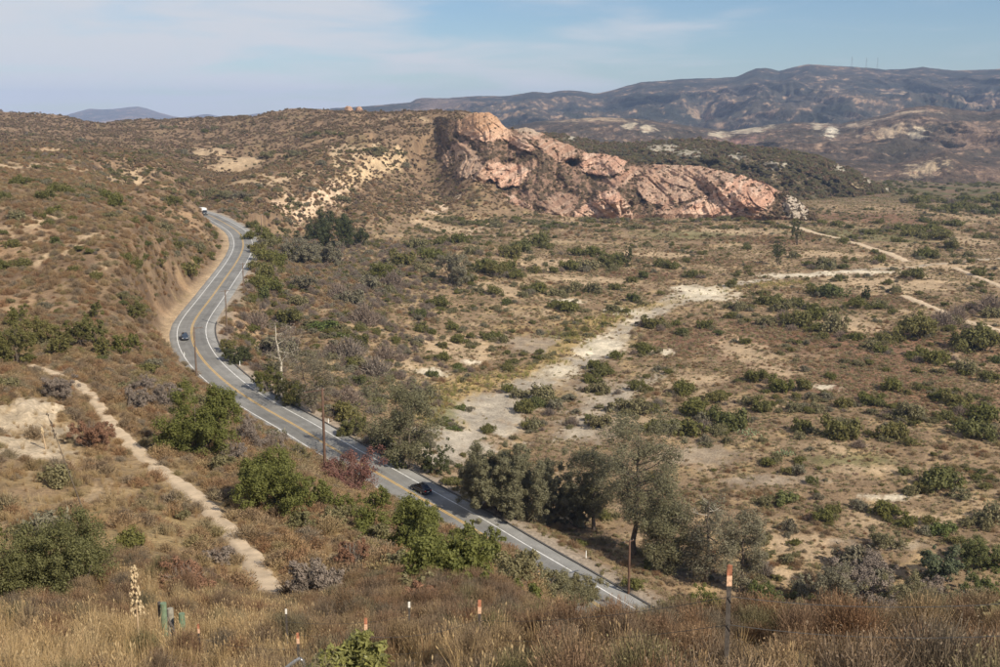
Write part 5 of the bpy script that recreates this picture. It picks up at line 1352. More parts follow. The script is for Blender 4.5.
# ------------------------------------------------------------ trees
def tree(name, label, u, v, vtop, wpx, leafm, seed, barkm=None, d=None, lean=0.0, nlimb=9, low=.28, leaf=.26, per=34, droop=.5, stemsn=1, dead=0, dens=1.0, group=None, rr=1.0, crad=.11, full=.45):
    g = ground_at(u, v) if d is None else (P(u, v, d)[0], d, Hs(P(u, v, d)[0], d))
    x, y, z = g
    Hh = (v - vtop) * y / FPX * 1.03; W = wpx * y / FPX / 2
    r = np.random.default_rng(seed)
    root = thing(name, (x, y, z - .1), label, 'tree', group)
    tb = MB(); db = MB(); cl = []
    for s in range(stemsn):
        b = np.array([r.normal() * .25 * (stemsn > 1), r.normal() * .25 * (stemsn > 1), -.3])
        off = r.normal(size=2) * W * (.35 if stemsn > 1 else .12)
        pts = [b]
        n = 8
        top = Hh * r.uniform(.82, .95) * (1 if s == 0 else r.uniform(.7, 1))
        for i in range(1, n + 1):
            t_ = i / n
            pts.append(np.array([b[0] + off[0] * t_ + lean * W * t_ + r.normal() * .025 * W, b[1] + off[1] * t_ + r.normal() * .025 * W, top * t_]))
        pts = np.array(pts); R0 = (.020 * Hh + .05) * rr * (1 if stemsn == 1 else .6)
        rad = R0 * (1 - .85 * np.linspace(0, 1, n + 1))
        tb.add(tube(pts, rad, 7), 0)
        for j in range(nlimb):
            t_ = low + (1 - low) * (j + r.random()) / nlimb * .97
            i = min(int(t_ * n), n - 1); p0 = pts[i] + (pts[i + 1] - pts[i]) * (t_ * n - i)
            a = r.uniform(0, 6.283); prof = math.sin(math.pi * min(1, (t_ - low * .6) / (1.12 - low * .6))) ** .7
            L = W * (.45 + .6 * r.random()) * max(full, prof)
            rise = r.uniform(.15, .75) * L
            e = p0 + np.array([math.cos(a) * L, math.sin(a) * L, rise])
            md = p0 * .5 + e * .5 + np.array([0, 0, -.12 * L]) + r.normal(size=3) * .05 * L
            rb = R0 * (1 - .75 * t_) * .5
            isdead = j >= nlimb - dead
            (db if isdead else tb).add(tube([p0, md, e], [rb, rb * .6, rb * .2], 5), 0)
            for q in range(3):
                f = r.uniform(.45, 1.0); c0 = p0 + (e - p0) * f
                e2 = c0 + r.normal(size=3) * L * .30 + np.array([0, 0, .08 * L])
                (db if isdead else tb).add(tube([c0, e2], [rb * .35, rb * .1], 4), 0)
                if not isdead: cl.append([*e2, r.uniform(.7, 1.3)])
            if not isdead: cl.append([*e, 1.2]); cl.append([*(md * .4 + e * .6), 1.0])
        if not dead: cl.append([*pts[-1], 1.1])
    tb.build('trunk', [barkm or BARK], root)
    if dead: db.build('dead_branches', [BARK_PALE], root)
    cl = np.array(cl); cl[:, 3] *= crad * (W + Hh) * .5 * r.uniform(.7, 1.2, len(cl)) * 1.1
    leaf = leaf * .58; per = per * 3.0
    cl[:, 2] = np.maximum(cl[:, 2], .05 * Hh)
    mb = MB(); mb.add(clump_leaves(r, cl, int(per * dens), leaf, 1.0, 1.5 if droop else .85, .1, droop), 0)
    mb.build('crown', [leafm], root)
    return root
tree('gum_tree', 'tallest open-crowned gum tree behind the rusty pole by the lower road', 634, 556, 413, 92, L_EUC, 601, nlimb=30, low=.24, per=44, leaf=.24, crad=.10, full=.62)
tree('gum_tree', 'bushy many-stemmed gum tree between the tallest gum and the white-branched gum', 668, 573, 472, 56, L_EUC, 602, nlimb=12, low=.12, stemsn=4, per=34, leaf=.22, crad=.11)
tree('gum_tree', 'gum tree with bare white branches sticking out of its top', 706, 583, 472, 64, L_GREY, 603, nlimb=22, low=.08, dead=4, per=42, leaf=.22, crad=.12)
tree('gum_tree', 'grey weeping gum tree at the near end of the roadside row', 742, 594, 508, 52, L_GREY, 604, nlimb=20, low=.05, per=44, leaf=.22, crad=.14)
tree('gum_tree', 'young gum tree with a dark trunk between willow clump and tallest gum', 594, 530, 436, 56, L_EUC, 605, nlimb=20, low=.22, per=40, leaf=.24, crad=.13)
tree('gum_tree', 'tall grey green gum tree leaning over shadowed road above the dark car', 408, 470, 371, 72, L_EUC, 606, nlimb=18, low=.10, stemsn=2, per=38, leaf=.26, crad=.12)
tree('sparse_tree', 'thin grey tree half bare beside the road behind the tall pole', 313, 413, 343, 66, L_GREY, 607, nlimb=11, low=.2, stemsn=3, per=15, leaf=.22, crad=.14)
tree('dead_tree', 'dead tree with a pale bare trunk and brown leaves by the road', 282, 386, 318, 44, L_HEAP, 608, barkm=BARK_PALE, nlimb=8, low=.3, per=14, leaf=.24, crad=.13, rr=1.2)
for u, v, w, h, s, lb in [(478, 508, 52, 66, 611, 'dark rounded willow at the car end of the roadside willow clump'), (500, 513, 64, 82, 614, 'tall willow next to the car end of the roadside clump'), (526, 520, 74, 88, 612, 'largest grey green willow in the middle of the roadside clump'), (553, 524, 64, 80, 615, 'drooping willow between the largest willow and the gums'), (578, 527, 50, 66, 613, 'spreading willow at the gum tree end of the roadside clump')]:
    big_shrub('willow', lb, u, v, w, h, L_EUC, s, dens=1.9, leaf=.22, aspect=1.4, up=.1, lobes=12, cat_='tree')
for u, v, w, h, s, lb in [(290, 404, 40, 26, 621, 'dark green bush at the foot of the half bare roadside tree'), (268, 392, 34, 26, 622, 'dark bush below the pale dead tree trunk'), (437, 474, 36, 36, 623, 'dark green bush between the leaning gum and the willow clump'), (382, 455, 30, 30, 624, 'dark bush between the tall pole and the leaning gum tree'), (398, 468, 26, 26, 625, 'low shaded bush under the leaning gum tree'), (352, 434, 36, 22, 626, 'round bush on the valley verge behind the red sumac'), (238, 362, 34, 16, 627, 'dark bush on the valley verge of the upper bend'), (226, 352, 20, 14, 628, 'small dark bush at the inside tip of the upper bend')]:
    big_shrub('roadside_bush', lb, u, v, w, h, L_OAK if s in (623, 624, 625, 627) else L_GREEN, s, dens=1.0, leaf=.26)
# oaks below the middle ridge
for k, (u, v, w, h, lb) in enumerate([(318, 240, 30, 22, 'small dark oak at the uphill end of the oak cluster'), (338, 250, 46, 36, 'largest dark oak below the pale bluff past the far bend'), (357, 247, 28, 24, 'dark oak on the valley end of the oak cluster'), (328, 232, 30, 24, 'dark oak standing behind the largest oak')]):
    big_shrub('oak', lb, u, v, w, h, L_OAK, 640 + k, dens=1.0, leaf=.6, lobes=8, cat_='tree')
for k, (u, v, w, h, m, lb) in enumerate([(300, 262, 46, 26, L_GREY, 'grey green bush below the oaks on the road side'), (325, 264, 40, 22, L_GREY, 'grey green bush below the oaks on the valley side'), (455, 284, 44, 32, L_GREY, 'pale grey green tree near the foot of the ridge'), (383, 280, 30, 18, L_GREEN, 'dark green bush between the oaks and the grey green tree'), (495, 276, 30, 16, L_GREEN, 'green bush beside the pale grey green tree'), (610, 268, 30, 14, L_GREEN, 'wide green bush at the foot of the narrow valley tree'), (305, 290, 30, 18, L_GREY, 'grey bush on the slope below the far bend')]):
    big_shrub('leafy_bush', lb, u, v, w, h, m, 650 + k, dens=.9, leaf=.5)
for u, v, vt, w, s, lb in [(627, 267, 242, 12, 661, 'narrow dark tree standing alone in the middle of the valley'), (797, 245, 219, 15, 662, 'tall dark tree beside the dirt track at the end of the red bluff'), (780, 265, 240, 16, 663, 'dark tree in front of the track below the white rocks'), (866, 300, 284, 10, 664, 'small upright tree on the brown flat of the valley')]:
    big_shrub('valley_tree', lb, u, v, w, v - vt, L_OAK, s, dens=.8, leaf=.55, lobes=7, cat_='tree')
tree('small_tree', 'small grey willow with dark stems below the viewpoint brow', 832, 617, 560, 40, L_GREY, 671, nlimb=9, low=.25, stemsn=3, per=30, leaf=.2, crad=.14)
tree('small_tree', 'thin bare-stemmed little tree beside the small grey willow', 882, 632, 588, 34, L_HEAP, 672, nlimb=7, low=.4, stemsn=2, per=10, leaf=.18, crad=.13)

# ------------------------------------------------------------ vehicles
def quadmesh(name, V, Fc, mat, parent, smooth=False):
    return link_mesh(name, V, Fc, mat, parent, smooth)
def loft(stations):
    """stations: list of rings (same count) -> verts, faces with end caps"""
    n = len(stations[0]); V = [p for ring in stations for p in ring]; Fc = []
    for i in range(len(stations) - 1):
        for k in range(n):
            Fc.append((i * n + k, (i + 1) * n + k, (i + 1) * n + (k + 1) % n, i * n + (k + 1) % n))
    Fc.append(tuple(range(n))); Fc.append(tuple(reversed(range((len(stations) - 1) * n, len(stations) * n))))
    return V, Fc
GLASS = principled('dark_window_glass', (.012, .014, .017), .08, spec=.6)
TYRE = principled('tyre_rubber', (.02, .02, .02), .9)
RIM = principled('alloy_rim', (.45, .45, .46), .35, metal=.8)
LAMP = principled('clear_headlamp', (.75, .75, .72), .15, spec=.6)
TAIL = principled('red_tail_lamp', (.45, .015, .012), .25, spec=.6)
CHROME = principled('pale_number_plate', (.7, .7, .66), .5)
PLASTIC = principled('black_plastic_trim', (.03, .03, .03), .7)
def wheel(parent, x, y, r, w):
    sgn = 1 if y > 0 else -1
    o = bpy.data.objects.new('wheel', None); COL.objects.link(o); o.parent = parent; o.location = (x, y, r)
    A = 16
    def ring(rad, yy): return [(math.cos(k / A * 6.2832) * rad, yy, math.sin(k / A * 6.2832) * rad) for k in range(A)]
    V, Fc = loft([ring(r * .62, -w / 2), ring(r * .95, -w / 2), ring(r, -w / 4), ring(r, w / 4), ring(r * .95, w / 2), ring(r * .62, w / 2)])
    quadmesh('tyre', V, Fc, TYRE, o, True)
    V, Fc = loft([ring(r * .60, sgn * (w / 2 - .02)), ring(r * .58, sgn * (w / 2 + .012)), ring(r * .2, sgn * (w / 2 + .022))])
    quadmesh('rim', V, Fc, RIM, o)
def box_vf(x0, x1, y0, y1, z0, z1):
    V = [(x, y, z) for z in (z0, z1) for y in (y0, y1) for x in (x0, x1)]
    return V, [(0, 2, 3, 1), (4, 5, 7, 6), (0, 1, 5, 4), (1, 3, 7, 5), (3, 2, 6, 7), (2, 0, 4, 6)]
def car(loc, rz, paint, label, name, L=4.7, Wd=1.84, Ht=1.46, suv=False):
    root = thing(name, loc, label, 'car', None, rz)
    w = Wd / 2; belt = .92 if not suv else 1.02; gl = .20
    # rings from rear (x=-L/2) to nose
    st = [(-L / 2, .42, .80, .80), (-L / 2 + .10, .30, belt + .03, .92), (-L / 2 + .75, gl, belt + .04, 1), (-.3, gl, belt, 1), (.75, gl, belt - .02, 1), (L / 2 - .75, gl, belt - .13, .98), (L / 2 - .18, .26, .72, .90), (L / 2, .36, .62, .78)]
    rings = []
    for x, zb, zt, k in st:
        ww = w * k
        rings.append([(x, -ww * .90, zb), (x, -ww, zb + (zt - zb) * .35), (x, -ww * .985, zb + (zt - zb) * .75), (x, -ww * .90, zt), (x, -ww * .45, zt + .035), (x, ww * .45, zt + .035), (x, ww * .90, zt), (x, ww * .985, zb + (zt - zb) * .75), (x, ww, zb + (zt - zb) * .35), (x, ww * .90, zb)])
    V, Fc = loft(rings)
    body = quadmesh('body', V, Fc, paint, root, True)
    # glasshouse
    rb, rt, ft, fb = (-L / 2 + .42, -L / 2 + 1.25, .35, 1.18) if not suv else (-L / 2 + .12, -L / 2 + .45, .45, 1.2)
    wb, wt = w * .88, w * .66
    zb, zt = belt + .01, Ht - .05
    q = {'rb': (rb, wb, zb), 'rt': (rt, wt, zt), 'ft': (ft, wt, zt), 'fb': (fb, wb, zb)}
    mir = lambda p: (p[0], -p[1], p[2])
    gV = [q['rb'], q['rt'], q['ft'], q['fb'], mir(q['rb']), mir(q['rt']), mir(q['ft']), mir(q['fb'])]
    quadmesh('cabin', gV, [(0, 3, 2, 1), (4, 5, 6, 7), (3, 7, 6, 2), (0, 1, 5, 4), (1, 2, 6, 5)], paint, root)
    def pane(nm, idx, s=.86, out=.012):
        pts = [Vector(gV[i]) for i in idx]; c0 = sum(pts, Vector()) / 4
        nrm = (pts[1] - pts[0]).cross(pts[2] - pts[1]).normalized()
        quadmesh(nm, [tuple(c0 + (p - c0) * s + nrm * out) for p in pts], [(0, 1, 2, 3)], GLASS, root)
    pane('windscreen', (3, 7, 6, 2)); pane('rear_window', (0, 1, 5, 4)); pane('side_window', (0, 3, 2, 1)); pane('side_window', (4, 5, 6, 7))
    # roof skin, slightly bowed
    rV, rF = loft([[(rt - .05, -wt * .98, zt - .01), (rt - .05, 0, zt + .03), (rt - .05, wt * .98, zt - .01)], [((rt + ft) / 2, -wt, zt + .02), ((rt + ft) / 2, 0, zt + .075), ((rt + ft) / 2, wt, zt + .02)], [(ft + .05, -wt * .98, zt - .01), (ft + .05, 0, zt + .03), (ft + .05, wt * .98, zt - .01)]])
    quadmesh('roof', rV, rF, paint, root, True)
    for sx in (-L / 2 + .88, L / 2 - .92):
        for sy in (-1, 1): wheel(root, sx, sy * (w - .09), .33 if not suv else .36, .22)
    for sy in (-1, 1):
        V, Fc = box_vf(-L / 2 - .012, -L / 2 + .14, sy * w * .62 - .16, sy * w * .62 + .16, .66, .82); quadmesh('tail_light', V, Fc, TAIL, root)
        V, Fc = box_vf(L / 2 - .20, L / 2 + .0, sy * w * .60 - .17, sy * w * .60 + .17, .56, .68); quadmesh('headlight', V, Fc, LAMP, root)
        V, Fc = box_vf(.92, 1.08, sy * (w + .08) - .09, sy * (w + .08) + .09, belt + .02, belt + .14); quadmesh('mirror', V, Fc, paint, root)
    V, Fc = box_vf(-L / 2 - .02, -L / 2 + .02, -.26, .26, .50, .62); quadmesh('number_plate', V, Fc, CHROME, root)
    V, Fc = box_vf(-L / 2 - .03, -L / 2 + .2, -w * .8, w * .8, .28, .44); quadmesh('rear_bumper', V, Fc, PLASTIC, root)
    V, Fc = box_vf(L / 2 - .2, L / 2 + .02, -w * .74, w * .74, .28, .44); quadmesh('front_bumper', V, Fc, PLASTIC, root)
    return root
def road_spot(u, v, off):
    """point on the road surface by the photograph pixel, moved to its lane"""
    best = min(range(len(RC)), key=lambda i: sum((a - b) ** 2 for a, b in zip(to_px(*RC[i]), (u, v))))
    p = RC[best, :2] + RN[best] * off
    return (p[0], p[1], RC[best, 2] + .07 - .01 * abs(off) + .004), math.atan2(RT[best, 1], RT[best, 0])
loc, hd = road_spot(411, 493, 1.85)
car(loc, hd + math.pi, principled('black_car_paint', (.010, .010, .012), .22, spec=.6), 'black sedan with red tail lights driving away on the lower road', 'sedan')
loc, hd = road_spot(192, 339, -1.85)
car(loc, hd, principled('dark_blue_car_paint', (.035, .05, .075), .25, spec=.6), 'dark blue car coming towards the viewpoint on the upper bend', 'hatchback', L=4.3, Ht=1.52, suv=True)
def truck(loc, rz):
    root = thing('box_truck', loc, 'white box truck with a dark cab coming round the far end of the road', 'truck', None, rz)
    wp = principled('white_truck_paint', (.78, .78, .76), .4)
    V, Fc = box_vf(-4.0, 1.35, -1.2, 1.2, 1.0, 3.5); quadmesh('cargo_box', V, Fc, wp, root)
    rings = []
    for x, zb, zt in ((1.45, .55, 2.5), (2.2, .55, 2.55), (2.75, .55, 1.75), (3.5, .6, 1.45), (3.65, .62, 1.2)):
        rings.append([(x, -1.02, zb), (x, -1.05, zt - .25), (x, -.85, zt), (x, .85, zt), (x, 1.05, zt - .25), (x, 1.02, zb)])
    V, Fc = loft(rings); quadmesh('cab', V, Fc, principled('dark_cab_paint', (.035, .04, .045), .3, spec=.5), root, False)
    quadmesh('windscreen', [(2.78, -.85, 1.78), (2.78, .85, 1.78), (2.27, .78, 2.47), (2.27, -.78, 2.47)], [(0, 1, 2, 3)], GLASS, root)
    for sy in (-1, 1):
        quadmesh('side_window', [(1.6, sy * 1.07, 1.7), (2.5, sy * 1.07, 1.7), (2.15, sy * 1.02, 2.3), (1.6, sy * 1.02, 2.3)], [(0, 1, 2, 3) if sy < 0 else (3, 2, 1, 0)], GLASS, root)
        V, Fc = box_vf(3.55, 3.69, sy * .75 - .14, sy * .75 + .14, .85, 1.05); quadmesh('headlight', V, Fc, LAMP, root)
        for x in (2.7, -2.4): wheel(root, x, sy * .95, .46, .28)
    V, Fc = box_vf(3.5, 3.78, -1.0, 1.0, .45, .68); quadmesh('front_bumper', V, Fc, PLASTIC, root)
    V, Fc = box_vf(3.62, 3.68, -.5, .5, .75, 1.1); quadmesh('grille', V, Fc, PLASTIC, root)
    V, Fc = box_vf(-3.9, 1.5, -.5, .5, .6, .98); quadmesh('chassis', V, Fc, PLASTIC, root)
loc, hd = road_spot(207, 215, -1.7)
truck(loc, hd)

# ------------------------------------------------------------ utility poles
WOOD = principled('creosoted_pole_wood', (.105, .060, .040), .85, noise=.3, nscale=1.5)
WOOD_G = principled('weathered_pole_wood', (.14, .10, .075), .85, noise=.3, nscale=1.5)
CERAM = principled('grey_insulator', (.35, .34, .33), .3)
WIRE = principled('dull_wire', (.12, .115, .11), .6, metal=.3)
POLE_TOP = {}
def pole(key, u, v, vtop, label, arm=1.2, arms=1, wood=WOOD, one_side=0.0, d=None, rz=0.6):
    g = ground_at(u, v) if d is None else (P(u, v, d)[0], d, Hs(P(u, v, d)[0], d))
    x, y, z = g
    Hh = P(u, vtop, y)[2] - z
    root = thing('utility_pole', (x, y, z), label, 'pole', None, rz)
    V, Fc = tube([(0, 0, -1), (0, 0, Hh * .5), (0, 0, Hh)], [.20, .17, .135], 10)
    Fc = [tuple(f) for f in Fc] + [tuple(range(20, 30))]
    quadmesh('shaft', V, Fc, wood, root, True)
    for k in range(arms):
        zz_ = Hh - .35 - k * 1.1
        V, Fc = box_vf(-arm + one_side, arm + one_side, .12, .22, zz_, zz_ + .11); a = quadmesh('crossarm', V, Fc, wood, root)
        for xx in (-arm * .9 + one_side, one_side + arm * .35 if not one_side else one_side * .5, arm * .9 + one_side):
            V, Fc = tube([(xx, .17, zz_ + .11), (xx, .17, zz_ + .2), (xx, .17, zz_ + .27)], [.02, .05, .035], 6); quadmesh('insulator', V, [tuple(f) for f in Fc], CERAM, a, True)
    POLE_TOP[key] = (Vector((x, y, z + Hh - .08)), Hh)
    return root
pole('a', 325, 470, 388, 'tall dark wooden pole rising from the red sumac', arm=1.5, one_side=-1.1)
pole('b', 196.7, 378, 327, 'wooden pole in front of the upper bend beside the blue car', wood=WOOD_G, arm=1.0, one_side=.9)
pole('c', 227, 329, 290, 'wooden pole on the valley verge just above the upper bend', wood=WOOD_G)
pole('d', 244, 293, 263, 'wooden pole among the shrubs of the long straight before the far bend', wood=WOOD_G)
pole('e', 628.5, 594, 540, 'rusty brown pole at the kerb in front of the tallest gum tree', arm=.9)
pole('f', 204.7, 200, 184, 'thin pole on the plateau past the white truck', wood=WOOD_G)
pole('g', 262, 240, 214, 'wooden pole behind the shrub row of the far bend', wood=WOOD_G)
def wire_between(a, b, sag, label, dx=0.0):
    p, q = POLE_TOP[a][0] + Vector((dx, .2, 0)), POLE_TOP[b][0] + Vector((dx, .2, 0))
    pts = [p + (q - p) * t_ - Vector((0, 0, sag * 4 * t_ * (1 - t_))) for t_ in np.linspace(0, 1, 14)]
    V, Fc = tube([tuple(v_) for v_ in pts], [.018] * 14, 4)
    o = quadmesh('power_line', V, [tuple(f) for f in Fc], WIRE, None); tag(o, label, 'wire')
wire_between('b', 'c', 1.0, 'thin power line between the two poles at the upper bend')
wire_between('c', 'd', 1.0, 'thin power line along the long straight below the far bend')
wire_between('d', 'g', .8, 'thin power line crossing the shrub row at the far bend')
wire_between('a', 'b', 1.5, 'thin power line from the sumac pole to the upper bend pole')

# ------------------------------------------------------------ roadside markers
WHITE = principled('white_marker_plastic', (.78, .78, .75), .5); ORANGE = principled('faded_orange_paint', (.40, .165, .095), .8, noise=.5, nscale=14)
for u, v, lb in [(586, 558, 'white marker post standing on the dirt verge by the lower road'), (328.5, 424, 'small white marker post on the valley verge behind the tall pole'), (240, 366, 'small white marker post by the dark bush on the upper bend'), (184.5, 357, 'white marker post on the inner verge of the upper bend')]:
    x, y, z = ground_at(u, v)
    root = thing('marker_post', (x, y, z), lb, 'marker post', None, .7)
    V, Fc = loft([[(-.06, -.03, -.2), (.06, -.03, -.2), (.06, .03, -.2), (-.06, .03, -.2)], [(-.06, -.025, .9), (.06, -.025, .9), (.06, .025, .9), (-.06, .025, .9)], [(-.04, -.02, 1.2), (.04, -.02, 1.2), (.04, .02, 1.2), (-.04, .02, 1.2)]])
    quadmesh('post', V, Fc, WHITE, root)
    V, Fc = box_vf(-.05, .05, -.032, .032, .95, 1.08); quadmesh('reflector', V, Fc, CHROME, root)

# ------------------------------------------------------------ near fences
STEEL = principled('rusty_dark_steel', (.10, .085, .075), .75, metal=.3, noise=.3, nscale=20)
TIPW = principled('chipped_white_tip', (.75, .72, .66), .6, noise=.25, nscale=40)
TIPO = principled('faded_peach_paint', (.66, .42, .28), .7, noise=.3, nscale=40)
def tee_post(root, base, top, r, tipm, tip=.22, tipw=None, lab=None):
    b = Vector(base) - Vector((0, 0, .25)); t_ = Vector(top)
    def tee(z0, z1, k):
        # T section, flange facing the viewer
        s = r * k
        prof = [(-s, -s * .25), (s, -s * .25), (s, s * .15), (s * .18, s * .15), (s * .18, s), (-s * .18, s), (-s * .18, s * .15), (-s, s * .15)]
        return loft([[(b.x + a, b.y + c_, z0) for a, c_ in prof], [(b.x + a + (t_.x - b.x), b.y + c_, z1) for a, c_ in prof]])
    V, Fc = tee(b.z, t_.z - tip, 1.0); p = quadmesh('post', V, Fc, STEEL, root)
    prof_top = tee(t_.z - tip, t_.z, 1.12)
    V, Fc = prof_top
    V = [(x + (t_.x - b.x) if i < 8 else x, y, z) for i, (x, y, z) in enumerate(V)]
    q = quadmesh('painted_tip', V, Fc, tipm, p)
    if tipw:
        s = r * 1.16
        V, Fc = box_vf(t_.x - s, t_.x + s, b.y - s * .35, b.y - s * .27, t_.z - tip - .02, t_.z - tip + tipw); quadmesh('pale_band', V, Fc, TIPO, p)
    return p
def fence(label, posts, tipm, strands, tip, tipw, r):
    x0, y0, _ = P(posts[0][0], posts[0][1], posts[0][2])
    root = thing('wire_fence', (0, 0, 0), label, 'fence')
    tops = []
    for k, (u, vtop, d) in enumerate(posts):
        x, y, zt = P(u, vtop, d); z = Hs(x, y)
        zt = max(zt, z + .9)
        tee_post(root, (x, y, z), (x + .02 * math.sin(k * 3), y, zt), r, tipm, tip, tipw)
        tops.append((x, y, zt, z))
    for f in strands:
        for (x, y, zt, z), (x2, y2, zt2, z2) in zip(tops, tops[1:]):
            pts = [(x + (x2 - x) * t_, y + (y2 - y) * t_ - .03, (zt - f) + ((zt2 - f) - (zt - f)) * t_ - .10 * 4 * t_ * (1 - t_)) for t_ in np.linspace(0, 1, 9)]
            V, Fc = tube(pts, [.004] * 9, 4); quadmesh('wire', V, [tuple(q) for q in Fc], WIRE, root)
fence('wire fence on steel posts with orange painted tips along the viewpoint slope', [(200, 656, 23), (297.5, 633, 19.5), (366, 618, 16.8), (479, 600, 15.6), (731, 565, 10.2), (1080, 560, 8.6)], ORANGE, (.32, .62), .20, .09, .023)
fence('wire fence on thin dark posts with white tips just beyond the orange tipped fence', [(286, 609, 23.5), (409, 602, 20.5)], TIPW, (.30, .6), .12, None, .020)

# green corner posts
GREENP = principled('weathered_green_paint', (.145, .195, .125), .75, noise=.25, nscale=8)
GREYW = principled('grey_weathered_wood', (.27, .25, .205), .85, noise=.3, nscale=8)
d_ = ground_at(171, 637)[1]
gx, gy, _ = P(171, 637, d_)
root = thing('fence_corner', (gx, gy, Hs(gx, gy)), 'cluster of short green wooden posts with a diagonal brace in dry grass', 'posts')
for k, (u, vt, r_, m, dy) in enumerate([(158.5, 602, .055, STEEL, .3), (162.6, 603, .10, GREENP, 0), (169.5, 608.5, .10, GREYW, .5), (181, 613.5, .10, GREENP, .1)]):
    x, y, zt = P(u, vt, d_ + dy); zb = Hs(x, y)
    V, Fc = tube([(x - gx, y - gy, zb - .4 - Hs(gx, gy)), (x - gx + .01, y - gy, (zb + zt) / 2 - Hs(gx, gy)), (x - gx + .02, y - gy, zt - Hs(gx, gy))], [r_, r_, r_ * .96], 12)
    quadmesh('post', V, [tuple(f) for f in Fc] + [tuple(range(24, 36))], m, root)
p0 = P(167, 618, d_ + .25); p1 = P(178, 637, d_ - .1)
V, Fc = tube([(p0[0] - gx, p0[1] - gy, p0[2] - Hs(gx, gy)), (p1[0] - gx, p1[1] - gy, p1[2] - Hs(gx, gy))], [.05, .05], 6)
quadmesh('brace', V, [tuple(f) for f in Fc], STEEL, root)

# dried flower stalks
STALK = principled('dry_stalk', (.40, .29, .18), .85, noise=.25, nscale=8); POD = principled('dry_seed_pod', (.47, .36, .22), .85, noise=.3, nscale=12)
def stalk(label, u, v, vtop, d, lean=0.0, pods=70, podzone=(.45, 1.0), r_=.035, podr=.05, mat=None, podm=None):
    x, y, _ = P(u, v, d); z = Hs(x, y); Hh = P(u, vtop, d)[2] - z
    root = thing('flower_stalk', (x, y, z), label, 'dead stalk')
    pts = [(lean * t_ * Hh, 0, Hh * t_) for t_ in np.linspace(-.05, 1, 7)]
    V, Fc = tube(pts, np.linspace(r_, r_ * .35, 7), 6); quadmesh('stem', V, [tuple(f) for f in Fc], mat or STALK, root, True)
    rr_ = np.random.default_rng(int(u)); mb = MB()
    for _ in range(pods):
        t_ = rr_.uniform(*podzone); a = rr_.uniform(0, 6.283); L = rr_.uniform(.05, .17) * (1.25 - t_) * 1.6
        c0 = np.array([lean * t_ * Hh, 0, Hh * t_]); e = c0 + np.array([math.cos(a) * L, math.sin(a) * L, rr_.uniform(.0, .06)])
        mb.add(tube([c0, e], [.008, .006], 3), 0)
        mb.add(tube([e - [0, 0, podr], e, e + [0, 0, podr]], [podr * .2, podr * .7, podr * .2], 5), 0)
    mb.build('seed_pods', [podm or POD], root)
stalk('tall pale yucca stalk hung with seed pods beside the green posts', 140, 656, 568, ground_at(140, 656)[1], pods=90)
stalk('pale dead stalk standing on the eroded bank', 47, 462, 428, 104, pods=14, podzone=(.7, 1), r_=.09, podr=.12, lean=-.12)
stalk('thin dark leaning stalk behind the huge green bush by the eroded bank', 88, 524, 412, 74, pods=16, podzone=(.75, 1), r_=.05, podr=.08, lean=-.28, mat=BARK, podm=BARK)

# bent pipe, pale rock
PIPE = principled('dull_galvanised_pipe', (.36, .36, .37), .45, metal=.7, noise=.2, nscale=10)
a0, a1, a2 = P(281, 672, 14.2), P(300, 658.5, 14.2), P(304, 668, 14.25)
gx, gy = a1[0], a1[1]; gz = Hs(gx, gy)
V, Fc = tube([(p[0] - gx, p[1] - gy, p[2] - gz) for p in (P(270, 681, 14.2), a0, P(295, 661.5, 14.2), a1, P(302.5, 660.5, 14.2), a2, P(305, 690, 14.25))], [.028] * 7, 8)
o = quadmesh('bent_pipe', V, [tuple(f) for f in Fc], PIPE, None, True); o.location = (gx, gy, gz)
tag(o, 'bent grey metal pipe sticking up in front of the yellow green bush', 'pipe')
def boulder(name, label, cat_, loc, sx, sy, sz, mat, seed, sub=4):
    bm = bmesh.new(); bmesh.ops.create_icosphere(bm, subdivisions=sub, radius=1.0)
    co = np.array([v.co[:] for v in bm.verts])
    n = fbm(co[:, 0] * 1.3 + seed, co[:, 1] * 1.3 + co[:, 2] * .9, 4, seed, .6); n2 = ridged(co[:, 0] * 1.8, co[:, 2] * 2.2 + co[:, 1], 3, seed + 1)
    for v, a, b in zip(bm.verts, n, n2): v.co = Vector(v.co) * (1 + .35 * a + .25 * (b - .5))
    me = bpy.data.meshes.new(name); bm.to_mesh(me); bm.free(); me.materials.append(mat)
    o = bpy.data.objects.new(name, me); COL.objects.link(o); o.location = loc; o.scale = (sx, sy, sz)
    return tag(o, label, cat_)
PALER = principled('pale_limestone', (.66, .62, .55), .9, noise=.15, nscale=3)
gp = ground_at(178, 596)
boulder('pale_rock', 'long pale rock lying in front of the rust red buckwheat', 'rock', (gp[0], gp[1], gp[2] + .05), .55, .25, .20, PALER, 3)
gp = ground_at(190, 590)
boulder('pale_rock', 'small pale rock at the upper end of the long pale rock', 'rock', (gp[0], gp[1], gp[2] + .05), .28, .2, .18, PALER, 4)
REDR = principled('orange_sandstone', (.34, .215, .145), .95, noise=.35, nscale=1.2, bump=.2)
for u, dd, w, h, s, lb in [(349, 1212, 9, 8, 5, 'orange rock knob standing on the skyline of the middle ridge'), (359, 1210, 7, 6, 6, 'smaller orange rock beside the skyline rock knob')]:
    x, y, _ = P(u, 110, dd); z = Hs(x, y)
    zt = P(u, 106.5 if s == 5 else 107, dd)[2]
    boulder('skyline_rock', lb, 'rock', (x, y, (zt + z) / 2 - 1), w * dd / FPX / 2, 5, max(2.5, (zt - z) / 2 + 1.2), REDR, s)

